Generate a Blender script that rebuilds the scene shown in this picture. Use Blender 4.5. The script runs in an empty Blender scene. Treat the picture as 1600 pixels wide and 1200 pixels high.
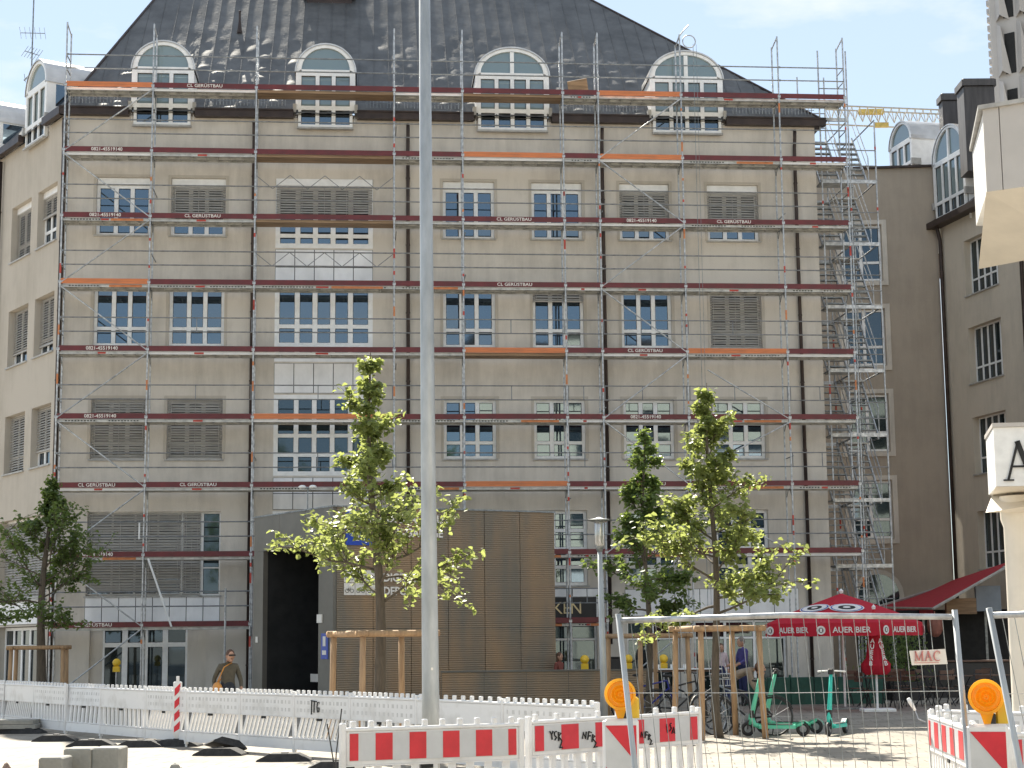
import bpy, bmesh, math, random
from mathutils import Vector, Matrix, noise
rnd = random.Random(7)
R = math.radians
scene = bpy.context.scene
col = scene.collection

# ------------------------------------------------------------------ camera
CAM_H, FPX, PITCH, ROLL = 1.75, 2700.0, 0.14708, -0.010186
cp, sp, cr, sr = math.cos(PITCH), math.sin(PITCH), math.cos(ROLL), math.sin(ROLL)
_R0, _U0, CF = Vector((1, 0, 0)), Vector((0, -sp, cp)), Vector((0, cp, sp))
CR, CU = cr * _R0 + sr * _U0, cr * _U0 - sr * _R0
cam_data = bpy.data.cameras.new('camera')
cam = bpy.data.objects.new('camera', cam_data)
col.objects.link(cam)
cam.matrix_world = Matrix(((CR.x, CU.x, -CF.x, 0), (CR.y, CU.y, -CF.y, 0), (CR.z, CU.z, -CF.z, CAM_H), (0, 0, 0, 1)))
cam_data.sensor_width = 36.0
cam_data.lens = FPX / 1600 * 36
cam_data.clip_end = 3000
scene.camera = cam

# ------------------------------------------------------------------ sky, sun, exposure
SUN_EL, SUN_AZ = R(44.2), R(-16)          # azimuth measured from +Y towards +X (behind the house, a little left)
world = bpy.data.worlds.new('World')
scene.world = world
world.use_nodes = True
wn, wl = world.node_tree.nodes, world.node_tree.links
wn.clear()
out = wn.new('ShaderNodeOutputWorld')
bg = wn.new('ShaderNodeBackground')
bg.inputs['Strength'].default_value = 0.082
sky = wn.new('ShaderNodeTexSky')
sky.sky_type = 'NISHITA'
sky.sun_disc = False
sky.sun_elevation = SUN_EL
sky.sun_rotation = SUN_AZ
sky.air_density = 1.0
sky.dust_density = 0.0
sky.ozone_density = 1.6
tc = wn.new('ShaderNodeTexCoord')
mp = wn.new('ShaderNodeMapping')
mp.inputs['Scale'].default_value = (1.0, 1.0, 2.6)
mp.inputs['Location'].default_value = (0.35, 0.0, 0.1)
nz = wn.new('ShaderNodeTexNoise')
nz.inputs['Scale'].default_value = 5.5
nz.inputs['Detail'].default_value = 8
nz.inputs['Roughness'].default_value = 0.55
rp = wn.new('ShaderNodeValToRGB')
rp.color_ramp.elements[0].position = 0.52
rp.color_ramp.elements[0].color = (0, 0, 0, 1)
rp.color_ramp.elements[1].position = 0.66
rp.color_ramp.elements[1].color = (0.8, 0.8, 0.8, 1)
mx = wn.new('ShaderNodeMixRGB')
mx.inputs['Color2'].default_value = (3.0, 3.1, 3.2, 1)
wl.new(tc.outputs['Generated'], mp.inputs['Vector'])
wl.new(mp.outputs['Vector'], nz.inputs['Vector'])
wl.new(nz.outputs['Fac'], rp.inputs['Fac'])
wl.new(rp.outputs['Color'], mx.inputs['Fac'])
hz = wn.new('ShaderNodeMixRGB')          # thin even high haze over the whole sky
hz.inputs['Fac'].default_value = 0.78
hz.inputs['Color2'].default_value = (1.74, 1.94, 2.08, 1)
wl.new(sky.outputs['Color'], hz.inputs['Color1'])
wl.new(hz.outputs['Color'], mx.inputs['Color1'])
wl.new(mx.outputs['Color'], bg.inputs['Color'])
wl.new(bg.outputs['Background'], out.inputs['Surface'])

sl = bpy.data.lights.new('sun', 'SUN')
sl.energy = 2.9
sl.angle = R(0.5)
sl.color = (1.0, 0.93, 0.80)
sun = bpy.data.objects.new('sun', sl)
col.objects.link(sun)
sdir = Vector((math.sin(SUN_AZ) * math.cos(SUN_EL), math.cos(SUN_AZ) * math.cos(SUN_EL), math.sin(SUN_EL)))
sun.rotation_euler = sdir.to_track_quat('Z', 'Y').to_euler()
sun.location = (0, 0, 60)
vs = scene.view_settings
vs.view_transform = 'Standard'
vs.look = 'None'
vs.gamma = 1.0
vs.exposure = 2.12
vs.use_curve_mapping = False

# ------------------------------------------------------------------ layout helpers: measured positions on site
def _ray(x, y):
    return CF + CR * ((x - 800) / FPX) + CU * ((600 - y) / FPX)
def at(x, y, d):                       # point seen there, d metres in front
    q = _ray(x, y)
    return Vector((0, 0, CAM_H)) + q * (d / q.y)
def gd(x, y, z=0.0):                   # point on the ground
    q = _ray(x, y)
    return Vector((0, 0, CAM_H)) + q * ((z - CAM_H) / q.z)
def gx(x, d):                          # ground position at depth d in that column
    v = at(x, 1000, d); v.z = 0
    return v

# ------------------------------------------------------------------ mesh helpers
def rotz(a): return Matrix.Rotation(a, 4, 'Z')
class MB:
    def __init__(s, M=None):
        s.v, s.f, s.m, s.M, s.mi = [], [], [], M, 0
    def add(s, vs_, fs):
        o = len(s.v)
        if s.M is not None: vs_ = [s.M @ Vector(p) for p in vs_]
        s.v += [tuple(p) for p in vs_]
        s.f += [tuple(i + o for i in f) for f in fs]
        s.m += [s.mi] * len(fs)
        return s
    def box(s, x0, x1, y0, y1, z0, z1):
        return s.add([(x0,y0,z0),(x1,y0,z0),(x1,y1,z0),(x0,y1,z0),(x0,y0,z1),(x1,y0,z1),(x1,y1,z1),(x0,y1,z1)],
                     [(0,3,2,1),(4,5,6,7),(0,1,5,4),(1,2,6,5),(2,3,7,6),(3,0,4,7)])
    def cbox(s, x0, x1, y0, y1, z0, z1, b=0.01):   # box with bevelled vertical and top edges
        pts = [(x0+b,y0),(x1-b,y0),(x1,y0+b),(x1,y1-b),(x1-b,y1),(x0+b,y1),(x0,y1-b),(x0,y0+b)]
        cx, cy = (x0+x1)/2, (y0+y1)/2
        ins = [(cx+(x-cx)*max(0.2,1-b/max(1e-3,abs(x1-x0)/2)), cy+(y-cy)*max(0.2,1-b/max(1e-3,abs(y1-y0)/2))) for x,y in pts]
        V = [(x,y,z0) for x,y in pts]+[(x,y,z1-b) for x,y in pts]+[(x,y,z1) for x,y in ins]
        F = [tuple(range(7,-1,-1)), tuple(range(16,24))]
        for k in range(8):
            j = (k+1) % 8
            F += [(k,j,8+j,8+k),(8+k,8+j,16+j,16+k)]
        return s.add(V, F)
    def obox(s, c, sx, sy, sz, rot):
        c = Vector(c); V = []
        for z in (-.5,.5):
            for x,y in ((-.5,-.5),(.5,-.5),(.5,.5),(-.5,.5)):
                V.append(c + rot @ Vector((x*sx,y*sy,z*sz)))
        return s.add(V, [(0,3,2,1),(4,5,6,7),(0,1,5,4),(1,2,6,5),(2,3,7,6),(3,0,4,7)])
    def tube(s, p, q, r, n=8, r2=None, cap=True):
        p, q = Vector(p), Vector(q)
        r2 = r if r2 is None else r2
        d = (q-p).normalized()
        a = d.orthogonal().normalized(); b = d.cross(a)
        V = []
        for c, rr in ((p,r),(q,r2)):
            for k in range(n):
                t = 2*math.pi*k/n
                V.append(c + (a*math.cos(t)+b*math.sin(t))*rr)
        F = [(k,(k+1)%n,n+(k+1)%n,n+k) for k in range(n)]
        if cap: F += [tuple(range(n-1,-1,-1)), tuple(range(n,2*n))]
        return s.add(V, F)
    def path(s, pts, rad, n=8, closed=False):
        pts = [Vector(p) for p in pts]; m = len(pts)
        rad = rad if isinstance(rad,(list,tuple)) else [rad]*m
        V, a = [], None
        for i,p in enumerate(pts):
            if closed: d = (pts[(i+1)%m]-pts[i-1]).normalized()
            else: d = (pts[min(m-1,i+1)]-pts[max(0,i-1)]).normalized()
            a = d.orthogonal().normalized() if a is None else (a-d*a.dot(d)).normalized()
            b = d.cross(a)
            for k in range(n):
                t = 2*math.pi*k/n
                V.append(p+(a*math.cos(t)+b*math.sin(t))*rad[i])
        F = []
        for i in range(m if closed else m-1):
            j = (i+1)%m
            for k in range(n):
                F.append((i*n+k,i*n+(k+1)%n,j*n+(k+1)%n,j*n+k))
        if not closed: F += [tuple(range(n-1,-1,-1)), tuple((m-1)*n+k for k in range(n))]
        return s.add(V, F)
    def lathe(s, prof, n=16, c=(0,0,0), axis='Z'):
        V, F = [], []
        for r,z in prof:
            for k in range(n):
                t = 2*math.pi*k/n
                x,y = r*math.cos(t), r*math.sin(t)
                V.append((c[0]+x,c[1]+y,c[2]+z) if axis=='Z' else (c[0]+x,c[1]+z,c[2]+y))
        for i in range(len(prof)-1):
            for k in range(n):
                q = (i*n+k,i*n+(k+1)%n,(i+1)*n+(k+1)%n,(i+1)*n+k)
                F.append(q if axis=='Z' else q[::-1])
        a, b = tuple(range(n-1,-1,-1)), tuple((len(prof)-1)*n+k for k in range(n))
        F += [a,b] if axis=='Z' else [a[::-1],b[::-1]]
        return s.add(V, F)
    def prism(s, poly, y0, y1):          # polygon in x,z extruded along y
        n = len(poly)
        V = [(x,y0,z) for x,z in poly]+[(x,y1,z) for x,z in poly]
        F = [tuple(range(n)), tuple(range(2*n-1,n-1,-1))]
        for k in range(n):
            j = (k+1)%n
            F.append((k,n+k,n+j,j))
        return s.add(V, F)
    def slab(s, poly, z0, z1):           # polygon in x,y extruded along z
        n = len(poly)
        V = [(x,y,z0) for x,y in poly]+[(x,y,z1) for x,y in poly]
        F = [tuple(range(n-1,-1,-1)), tuple(range(n,2*n))]
        for k in range(n):
            j = (k+1)%n
            F.append((k,j,n+j,n+k))
        return s.add(V, F)
    def ell(s, c, rx, ry, rz, n=12, m=8):
        V, F = [], []
        for i in range(m+1):
            ph = -math.pi/2+math.pi*i/m
            for k in range(n):
                t = 2*math.pi*k/n
                V.append((c[0]+rx*math.cos(ph)*math.cos(t),c[1]+ry*math.cos(ph)*math.sin(t),c[2]+rz*math.sin(ph)))
        for i in range(m):
            for k in range(n):
                F.append((i*n+k,i*n+(k+1)%n,(i+1)*n+(k+1)%n,(i+1)*n+k))
        return s.add(V, F)
    def mesh(s, name, mats, smooth=False):
        me = bpy.data.meshes.new(name)
        me.from_pydata(s.v, [], s.f)
        for m in (mats if isinstance(mats,(list,tuple)) else [mats]): me.materials.append(m)
        if isinstance(mats,(list,tuple)): me.polygons.foreach_set('material_index', s.m)
        if smooth:
            me.polygons.foreach_set('use_smooth', [True]*len(me.polygons))
            if smooth == 'a': me.set_sharp_from_angle(angle=R(40))
        me.update()
        return me
    def build(s, name, mats, parent=None, smooth=False):
        return link(name, s.mesh(name, mats, smooth), parent)
def link(name, me, parent=None, loc=None, rot=None):
    o = bpy.data.objects.new(name, me)
    col.objects.link(o)
    if parent is not None: o.parent = parent
    if loc is not None: o.location = loc
    if rot is not None: o.rotation_euler = rot
    return o
def tag(o, label=None, cat=None, group=None, kind=None):
    if label: o['label'] = label
    if cat: o['category'] = cat
    if group: o['group'] = group
    if kind: o['kind'] = kind
    return o
def thing(name, label, cat, loc=(0,0,0), rz=0.0, group=None):
    o = bpy.data.objects.new(name, None)
    o.empty_display_size = .2
    col.objects.link(o)
    o.location = loc; o.rotation_euler = (0,0,rz)
    return tag(o, label, cat, group)
def copy_tree(o, parent=None):
    c = o.copy(); col.objects.link(c); c.parent = parent
    for ch in o.children: copy_tree(ch, c)
    return c
_txt = {}
def text_mesh(s, size, mat, bold=0.0, align='CENTER', ext=0.004, sx=1.0):
    k = (s,size,mat.name,bold,align,ext,sx)
    if k in _txt: return _txt[k]
    cu = bpy.data.curves.new('t','FONT')
    cu.body = s; cu.size = size; cu.align_x = align; cu.align_y = 'CENTER'; cu.extrude = ext; cu.offset = bold; cu.resolution_u = 3
    o = bpy.data.objects.new('t', cu); col.objects.link(o)
    dg = bpy.context.evaluated_depsgraph_get(); dg.update()
    me = bpy.data.meshes.new_from_object(o.evaluated_get(dg))
    bpy.data.objects.remove(o)
    me.transform(Matrix.Rotation(R(90),4,'X') @ Matrix.Diagonal((sx,1,1,1)))
    me.materials.clear(); me.materials.append(mat)
    _txt[k] = me
    return me

# ------------------------------------------------------------------ materials
def mat(name, c, rough=0.6, metal=0.0, var=0.0, scale=3.0, bump=0.0, bscale=None, c2=None, spec=None, ior=None, stretch=(1,1,1), coord='Object', trans=None, detail=5, rampw=(0.35,0.65)):
    m = bpy.data.materials.new(name); m.use_nodes = True
    nt = m.node_tree; N, L = nt.nodes, nt.links
    b = N['Principled BSDF']
    b.inputs['Base Color'].default_value = (*c,1); b.inputs['Roughness'].default_value = rough; b.inputs['Metallic'].default_value = metal
    if spec is not None: b.inputs['Specular IOR Level'].default_value = spec
    if ior: b.inputs['IOR'].default_value = ior
    if var or c2 or bump:
        t = N.new('ShaderNodeTexCoord'); mpn = N.new('ShaderNodeMapping'); mpn.inputs['Scale'].default_value = stretch
        L.new(t.outputs[coord], mpn.inputs['Vector'])
    if var or c2:
        n = N.new('ShaderNodeTexNoise'); n.inputs['Scale'].default_value = scale; n.inputs['Detail'].default_value = detail; n.inputs['Roughness'].default_value = .6
        L.new(mpn.outputs['Vector'], n.inputs['Vector'])
        rr = N.new('ShaderNodeValToRGB')
        a0 = c2 if c2 else tuple(x*(1-var) for x in c)
        a1 = c if c2 else tuple(min(1,x*(1+var*.7)) for x in c)
        rr.color_ramp.elements[0].position = rampw[0]; rr.color_ramp.elements[0].color = (*a0,1)
        rr.color_ramp.elements[1].position = rampw[1]; rr.color_ramp.elements[1].color = (*a1,1)
        L.new(n.outputs['Fac'], rr.inputs['Fac']); L.new(rr.outputs['Color'], b.inputs['Base Color'])
    if bump:
        n2 = N.new('ShaderNodeTexNoise'); n2.inputs['Scale'].default_value = bscale or scale*6; n2.inputs['Detail'].default_value = 4
        L.new(mpn.outputs['Vector'], n2.inputs['Vector'])
        bp = N.new('ShaderNodeBump'); bp.inputs['Strength'].default_value = bump; bp.inputs['Distance'].default_value = .02
        L.new(n2.outputs['Fac'], bp.inputs['Height']); L.new(bp.outputs['Normal'], b.inputs['Normal'])
    return m
def translucent(name, c, c2, tc_, rough=.5, tr=.5, island=True):
    m = bpy.data.materials.new(name); m.use_nodes = True
    N, L = m.node_tree.nodes, m.node_tree.links
    b = N['Principled BSDF']; b.inputs['Roughness'].default_value = rough
    if island:
        g = N.new('ShaderNodeNewGeometry'); rr = N.new('ShaderNodeValToRGB')
        rr.color_ramp.elements[0].color = (*c2,1); rr.color_ramp.elements[1].color = (*c,1)
        L.new(g.outputs['Random Per Island'], rr.inputs['Fac']); L.new(rr.outputs['Color'], b.inputs['Base Color'])
    else: b.inputs['Base Color'].default_value = (*c,1)
    t = N.new('ShaderNodeBsdfTranslucent'); t.inputs['Color'].default_value = (*tc_,1)
    mx_ = N.new('ShaderNodeMixShader'); mx_.inputs['Fac'].default_value = tr
    L.new(b.outputs['BSDF'], mx_.inputs[1]); L.new(t.outputs['BSDF'], mx_.inputs[2])
    L.new(mx_.outputs['Shader'], N['Material Output'].inputs['Surface'])
    return m
def glass(name, c, ior=2.6, rough=.03):
    m = mat(name, c, rough=rough, ior=ior, bump=.03, scale=1.0, bscale=1.2)
    m.node_tree.nodes['Principled BSDF'].inputs['Specular Tint'].default_value = (.62,.82,1,1)  # blue of a reflected clear sky put into the specular tint
    return m
def plaster(name, c, dirt):
    m = mat(name, c, rough=.92, bump=.35, scale=2, bscale=38)
    N, L = m.node_tree.nodes, m.node_tree.links
    b = N['Principled BSDF']
    t = N.new('ShaderNodeTexCoord')
    n1 = N.new('ShaderNodeTexNoise'); n1.inputs['Scale'].default_value = .45; n1.inputs['Detail'].default_value = 7; n1.inputs['Roughness'].default_value = .65
    mpv = N.new('ShaderNodeMapping'); mpv.inputs['Scale'].default_value = (2.2,2.2,.28)
    n2 = N.new('ShaderNodeTexNoise'); n2.inputs['Scale'].default_value = 1.6; n2.inputs['Detail'].default_value = 6; n2.inputs['Roughness'].default_value = .7
    L.new(t.outputs['Object'], n1.inputs['Vector']); L.new(t.outputs['Object'], mpv.inputs['Vector']); L.new(mpv.outputs['Vector'], n2.inputs['Vector'])
    ad = N.new('ShaderNodeMath'); ad.operation = 'MULTIPLY_ADD'; ad.inputs[1].default_value = .55
    L.new(n2.outputs['Fac'], ad.inputs[0]); L.new(n1.outputs['Fac'], ad.inputs[2])
    rr = N.new('ShaderNodeValToRGB')
    rr.color_ramp.elements[0].position = .58; rr.color_ramp.elements[0].color = (*dirt,1)
    rr.color_ramp.elements[1].position = .85; rr.color_ramp.elements[1].color = (*c,1)
    L.new(ad.outputs['Value'], rr.inputs['Fac']); L.new(rr.outputs['Color'], b.inputs['Base Color'])
    return m
M = {}
M['plaster'] = plaster('plaster', (.69,.635,.56), (.53,.485,.425))
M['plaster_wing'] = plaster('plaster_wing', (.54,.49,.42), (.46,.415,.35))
M['plaster_side'] = plaster('plaster_side', (.62,.55,.45), (.52,.465,.38))
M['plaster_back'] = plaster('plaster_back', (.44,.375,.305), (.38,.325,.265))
M['white_frame'] = mat('white_frame', (.88,.88,.87), .4, var=.08, scale=4)
M['white_panel'] = mat('white_panel', (.88,.88,.89), .45, var=.14, scale=1.3, stretch=(1,1,.5))
M['blind'] = mat('blind', (.44,.42,.39), .5, var=.18, scale=6, stretch=(.4,1,3))
M['glass'] = glass('window_glass', (.012,.016,.022))
M['glass_light'] = glass('window_glass_curtained', (.20,.25,.25), 1.9)
M['glass_dim'] = glass('window_glass_dim', (.02,.024,.022), 1.9)
M['sill'] = mat('sill', (.42,.41,.39), .5, var=.2, scale=5)
M['pipe'] = mat('downpipe_metal', (.05,.034,.03), .45, metal=.3, var=.3, scale=3)
M['roof'] = mat('roof_zinc', (.14,.142,.145), .58, metal=.25, c2=(.085,.087,.09), scale=1.4, bump=.12, bscale=9)
M['steel'] = mat('galvanised', (.50,.51,.52), .45, metal=.65, var=.35, scale=9)
M['steel_dark'] = mat('galvanised_dark', (.27,.29,.30), .5, metal=.5, var=.35, scale=9)
M['steel_pole'] = mat('pole_galvanised', (.50,.52,.53), .5, metal=.45, c2=(.33,.35,.36), scale=5, detail=9, stretch=(1,1,.25))
M['maroon'] = mat('maroon_paint', (.155,.022,.026), .5, c2=(.105,.02,.022), scale=3, stretch=(1,1,1))
M['orange'] = mat('orange_board', (.72,.22,.075), .6, c2=(.50,.17,.07), scale=4, stretch=(.4,1,4))
M['plank'] = mat('deck_wood', (.30,.20,.12), .75, var=.35, scale=3, stretch=(.3,4,4))
M['deck'] = mat('deck_steel', (.52,.52,.50), .5, metal=.4, var=.25, scale=4)
M['hole'] = mat('dark_slot', (.02,.02,.02), .8, var=.2)
M['white_paint'] = mat('white_paint', (.80,.80,.79), .5, var=.06, scale=3)
M['redtape'] = mat('red_marking', (.50,.06,.04), .5, var=.2, scale=5)
M['orangetape'] = mat('orange_marking', (.62,.22,.08), .5, var=.2, scale=5)
M['letter'] = mat('white_lettering', (.80,.76,.70), .5, var=.05)
M['plastic'] = mat('white_plastic', (.78,.775,.77), .42, c2=(.60,.585,.56), scale=2.3, detail=8, rampw=(.28,.5))
M['rubber'] = mat('recycled_rubber', (.035,.035,.037), .85, var=.3, scale=20, bump=.4, bscale=60)
M['red'] = mat('retroreflective_red', (.62,.018,.035), .35, var=.1, scale=8)
M['foil'] = mat('reflective_foil', (.56,.57,.58), .35, var=.05, scale=8)
M['ink'] = mat('black_ink', (.012,.012,.013), .6, var=.1)
M['concrete'] = mat('concrete', (.34,.33,.30), .9, c2=(.24,.235,.21), scale=4, bump=.3, bscale=40)
M['black'] = mat('black_plastic', (.02,.02,.022), .5, var=.3)
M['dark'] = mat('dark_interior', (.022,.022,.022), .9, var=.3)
M['wood'] = mat('round_timber', (.47,.305,.17), .75, c2=(.33,.205,.115), scale=6, stretch=(4,4,.5), bump=.2)
M['bark'] = mat('bark', (.135,.108,.082), .9, c2=(.085,.07,.052), scale=8, stretch=(3,3,.6), bump=.6, bscale=25)
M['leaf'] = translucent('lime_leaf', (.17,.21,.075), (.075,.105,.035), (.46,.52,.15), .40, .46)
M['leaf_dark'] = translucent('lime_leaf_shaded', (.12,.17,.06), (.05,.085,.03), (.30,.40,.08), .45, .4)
M['amber'] = translucent('amber_lens', (1,.5,.02), (1,.5,.02), (1,.55,.03), .12, .45, False)
M['amber_rim'] = translucent('amber_rim', (1,.62,.06), (1,.62,.06), (1,.7,.08), .2, .5, False)
M['amber_body'] = mat('yellow_plastic', (.78,.50,.03), .4, var=.1)
M['fabric_red'] = translucent('red_fabric', (.66,.02,.05), (.66,.02,.05), (.75,.03,.06), .7, .35, False)
M['awning'] = mat('awning_red', (.48,.022,.04), .75, var=.12, scale=6)
M['mint'] = mat('scooter_mint', (.13,.60,.40), .35, var=.08)
M['mint2'] = mat('scooter_turquoise', (.05,.58,.48), .35, var=.08)
M['bronze'] = mat('bronze_ribbed_sheet', (.38,.25,.145), .55, spec=.25, c2=(.23,.195,.15), scale=.8, stretch=(1.6,1.6,.35), detail=2)  # greyer second tone stands in for patchy reflections on the panels
M['grey_sheet'] = mat('grey_sheet', (.17,.16,.14), .5, metal=.35, var=.12, scale=1.5)
M['cream'] = mat('cream_stone', (.80,.74,.64), .6, var=.07, scale=1.5)
M['light_panel'] = mat('light_facade_panel', (.52,.49,.46), .5, var=.06, scale=1.0)
M['blue'] = mat('blue_sign', (.01,.06,.42), .35, var=.08)
M['gold'] = mat('gold_letter', (.75,.60,.33), .45, var=.06)
M['skin'] = mat('skin', (.50,.28,.19), .55, var=.08, scale=12)
M['hair'] = mat('brown_hair', (.10,.045,.022), .6, var=.4, scale=40)
M['hair_grey'] = mat('grey_hair', (.20,.17,.15), .6, var=.4, scale=40)
def add_ribs(m, freq, axis='Z', dist=.02, strength=.7):
    N, L = m.node_tree.nodes, m.node_tree.links
    t = N.new('ShaderNodeTexCoord'); w = N.new('ShaderNodeTexWave'); w.bands_direction = axis; w.inputs['Scale'].default_value = freq
    bp = N.new('ShaderNodeBump'); bp.inputs['Strength'].default_value = strength; bp.inputs['Distance'].default_value = dist
    L.new(t.outputs['Object'], w.inputs['Vector']); L.new(w.outputs['Fac'], bp.inputs['Height']); L.new(bp.outputs['Normal'], N['Principled BSDF'].inputs['Normal'])
add_ribs(M['bronze'], 6.0)

# ------------------------------------------------------------------ ground
def pavement():
    m = mat('pavement', (.50,.47,.42), .85, bump=.2, scale=3, bscale=30)
    N, L = m.node_tree.nodes, m.node_tree.links
    b = N['Principled BSDF']; t = N.new('ShaderNodeTexCoord')
    mp_ = N.new('ShaderNodeMapping'); mp_.inputs['Rotation'].default_value = (0,0,R(5))
    br = N.new('ShaderNodeTexBrick'); br.inputs['Scale'].default_value = 1.0; br.inputs['Brick Width'].default_value = .6; br.inputs['Row Height'].default_value = .4; br.inputs['Mortar Size'].default_value = .014
    br.inputs['Color1'].default_value = (.36,.322,.27,1); br.inputs['Color2'].default_value = (.295,.265,.225,1); br.inputs['Mortar'].default_value = (.17,.157,.135,1)
    n = N.new('ShaderNodeTexNoise'); n.inputs['Scale'].default_value = 1.2; n.inputs['Detail'].default_value = 8
    rr = N.new('ShaderNodeValToRGB'); rr.color_ramp.elements[0].position = .3; rr.color_ramp.elements[0].color = (.72,.70,.68,1); rr.color_ramp.elements[1].position = .7
    mm = N.new('ShaderNodeMixRGB'); mm.blend_type = 'MULTIPLY'; mm.inputs['Fac'].default_value = 1
    L.new(t.outputs['Object'], mp_.inputs['Vector']); L.new(mp_.outputs['Vector'], br.inputs['Vector']); L.new(t.outputs['Object'], n.inputs['Vector'])
    L.new(n.outputs['Fac'], rr.inputs['Fac']); L.new(br.outputs['Color'], mm.inputs['Color1']); L.new(rr.outputs['Color'], mm.inputs['Color2']); L.new(mm.outputs['Color'], b.inputs['Base Color'])
    return m
g = MB(); g.add([(-900,-900,0),(900,-900,0),(900,900,0),(-900,900,0)], [(0,1,2,3)])
tag(g.build('ground', pavement()), kind='structure')

# ------------------------------------------------------------------ main building
FA, FX, FY = 0.0871676, -13.22618, 49.68548
WALL = 1.05                              # wall plane behind the outer scaffold plane
house = thing('apartment_building', 'large beige plastered apartment building with grey metal roof behind the scaffold', 'building', (FX,FY,0), FA)
def fpt(u, w, z):
    return Vector((FX+u*math.cos(FA)-w*math.sin(FA), FY+u*math.sin(FA)+w*math.cos(FA), z))

def wall_mesh(mb, u0, u1, z0, z1, holes, depth=.22):
    us = sorted({u0,u1,*[h[0] for h in holes],*[h[1] for h in holes]})
    zs = sorted({z0,z1,*[h[2] for h in holes],*[h[3] for h in holes]})
    for i in range(len(us)-1):
        for j in range(len(zs)-1):
            cu, cz = (us[i]+us[i+1])/2, (zs[j]+zs[j+1])/2
            if any(h[0]<cu<h[1] and h[2]<cz<h[3] for h in holes): continue
            mb.add([(us[i],0,zs[j]),(us[i+1],0,zs[j]),(us[i+1],0,zs[j+1]),(us[i],0,zs[j+1])], [(0,1,2,3)])
    for a,b,c,d in holes:
        e = depth
        mb.add([(a,0,c),(a,0,d),(a,e,d),(a,e,c)], [(0,1,2,3)])
        mb.add([(b,0,c),(b,e,c),(b,e,d),(b,0,d)], [(0,1,2,3)])
        mb.add([(a,0,d),(b,0,d),(b,e,d),(a,e,d)], [(0,1,2,3)])
        mb.add([(a,0,c),(a,e,c),(b,e,c),(b,0,c)], [(0,1,2,3)])

def jamb(w, reg): pass
def window(T, parent, u0, u1, zs, cols, rec=.17, fr=.095, mull=.125, gm='glass', blind=None, box=0.0, sill=True, lab=None, frame='white_frame', side=.0):
    """zs: heights of transom centres bottom..top; blind=(z0,z1)"""
    f = MB(T)
    z0, z1 = zs[0], zs[-1]
    if box:                                # shutter box, flush with the frame head
        z1b = z1; z1 = z1-box
        f.box(u0+.01,u1-.01,rec-.07,rec+.10,z1,z1b-.005)
    f.box(u0,u0+fr,rec,rec+.09,z0,z1); f.box(u1-fr,u1,rec,rec+.09,z0,z1)
    f.box(u0+fr,u1-fr,rec,rec+.09,z1-fr,z1); f.box(u0+fr,u1-fr,rec,rec+.09,z0,z0+fr)
    ue = [u0+fr+(u1-u0-2*fr)*k/cols for k in range(cols+1)]
    for k in range(1,cols): f.box(ue[k]-mull/2,ue[k]+mull/2,rec+.004,rec+.088,z0+fr,z1-fr)
    inner = [z for z in zs[1:-1] if z < z1-.15]
    for z in inner:
        for k in range(cols):
            a = ue[k]+(mull/2 if k else 0); b = ue[k+1]-(mull/2 if k<cols-1 else 0)
            f.box(a,b,rec+.008,rec+.084,z-mull*.4,z+mull*.4)
    o = f.build('window', M[frame], parent)
    zb = [z0+fr]+inner+[z1-fr]
    for k in range(cols):
        for j in range(len(zb)-1):
            a = ue[k]+(mull/2 if k else 0); b = ue[k+1]-(mull/2 if k<cols-1 else 0)
            c = zb[j]+(mull*.4 if j else 0); d = zb[j+1]-(mull*.4 if j<len(zb)-2 else 0)
            p = MB(T)
            # rebate: dark gasket edge then the pane slightly turned
            tl = rnd.uniform(-.004,.004); tv = rnd.uniform(-.004,.004)
            p.add([(a,rec+.05+tl,c),(b,rec+.05-tl,c+0),(b,rec+.05-tl+tv,d),(a,rec+.05+tl+tv,d)], [(0,1,2,3)])
            p.build('pane', M[gm], o)
            gk = MB(T); s_ = .012
            gk.box(a,b,rec+.036,rec+.046,d-s_,d); gk.box(a,a+s_,rec+.036,rec+.046,c,d-s_); gk.box(b-s_,b,rec+.036,rec+.046,c,d-s_); gk.box(a+s_,b-s_,rec+.036,rec+.046,c,c+s_)
            gk.build('gasket', M['hole'], o)
    if blind:
        b_ = MB(T); z = blind[1]
        while z > blind[0]:
            zz = z+rnd.uniform(-.004,.004); tl = rnd.uniform(-.006,.006)
            b_.add([(u0+.02,rec-.075,zz-.05+tl),(u1-.02,rec-.075,zz-.05-tl),(u1-.02,rec-.02,zz+.018-tl),(u0+.02,rec-.02,zz+.018+tl),
                    (u0+.02,rec-.072,zz-.054+tl),(u1-.02,rec-.072,zz-.054-tl),(u1-.02,rec-.017,zz+.014-tl),(u0+.02,rec-.017,zz+.014+tl)],
                   [(0,1,2,3),(7,6,5,4),(0,4,5,1),(3,2,6,7)])
            z -= .078
        b_.box(u0+.02,u1-.02,rec-.08,rec-.02,blind[0]-.05,blind[0]-.01)
        n = max(2,int((u1-u0)/.7))
        for k in range(n+1):
            uu = u0+.12+(u1-u0-.24)*k/n
            b_.box(uu-.008,uu+.008,rec-.082,rec-.078,blind[0],blind[1])
        tag(b_.build('blind', M['blind'], o), kind='stuff')
    if sill:
        s2 = MB(T); s2.box(u0-.05,u1+.05,-.06,rec,z0-.05,z0-.002); s2.build('sill', M['sill'], o)
    # dark room behind
    return o

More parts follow.
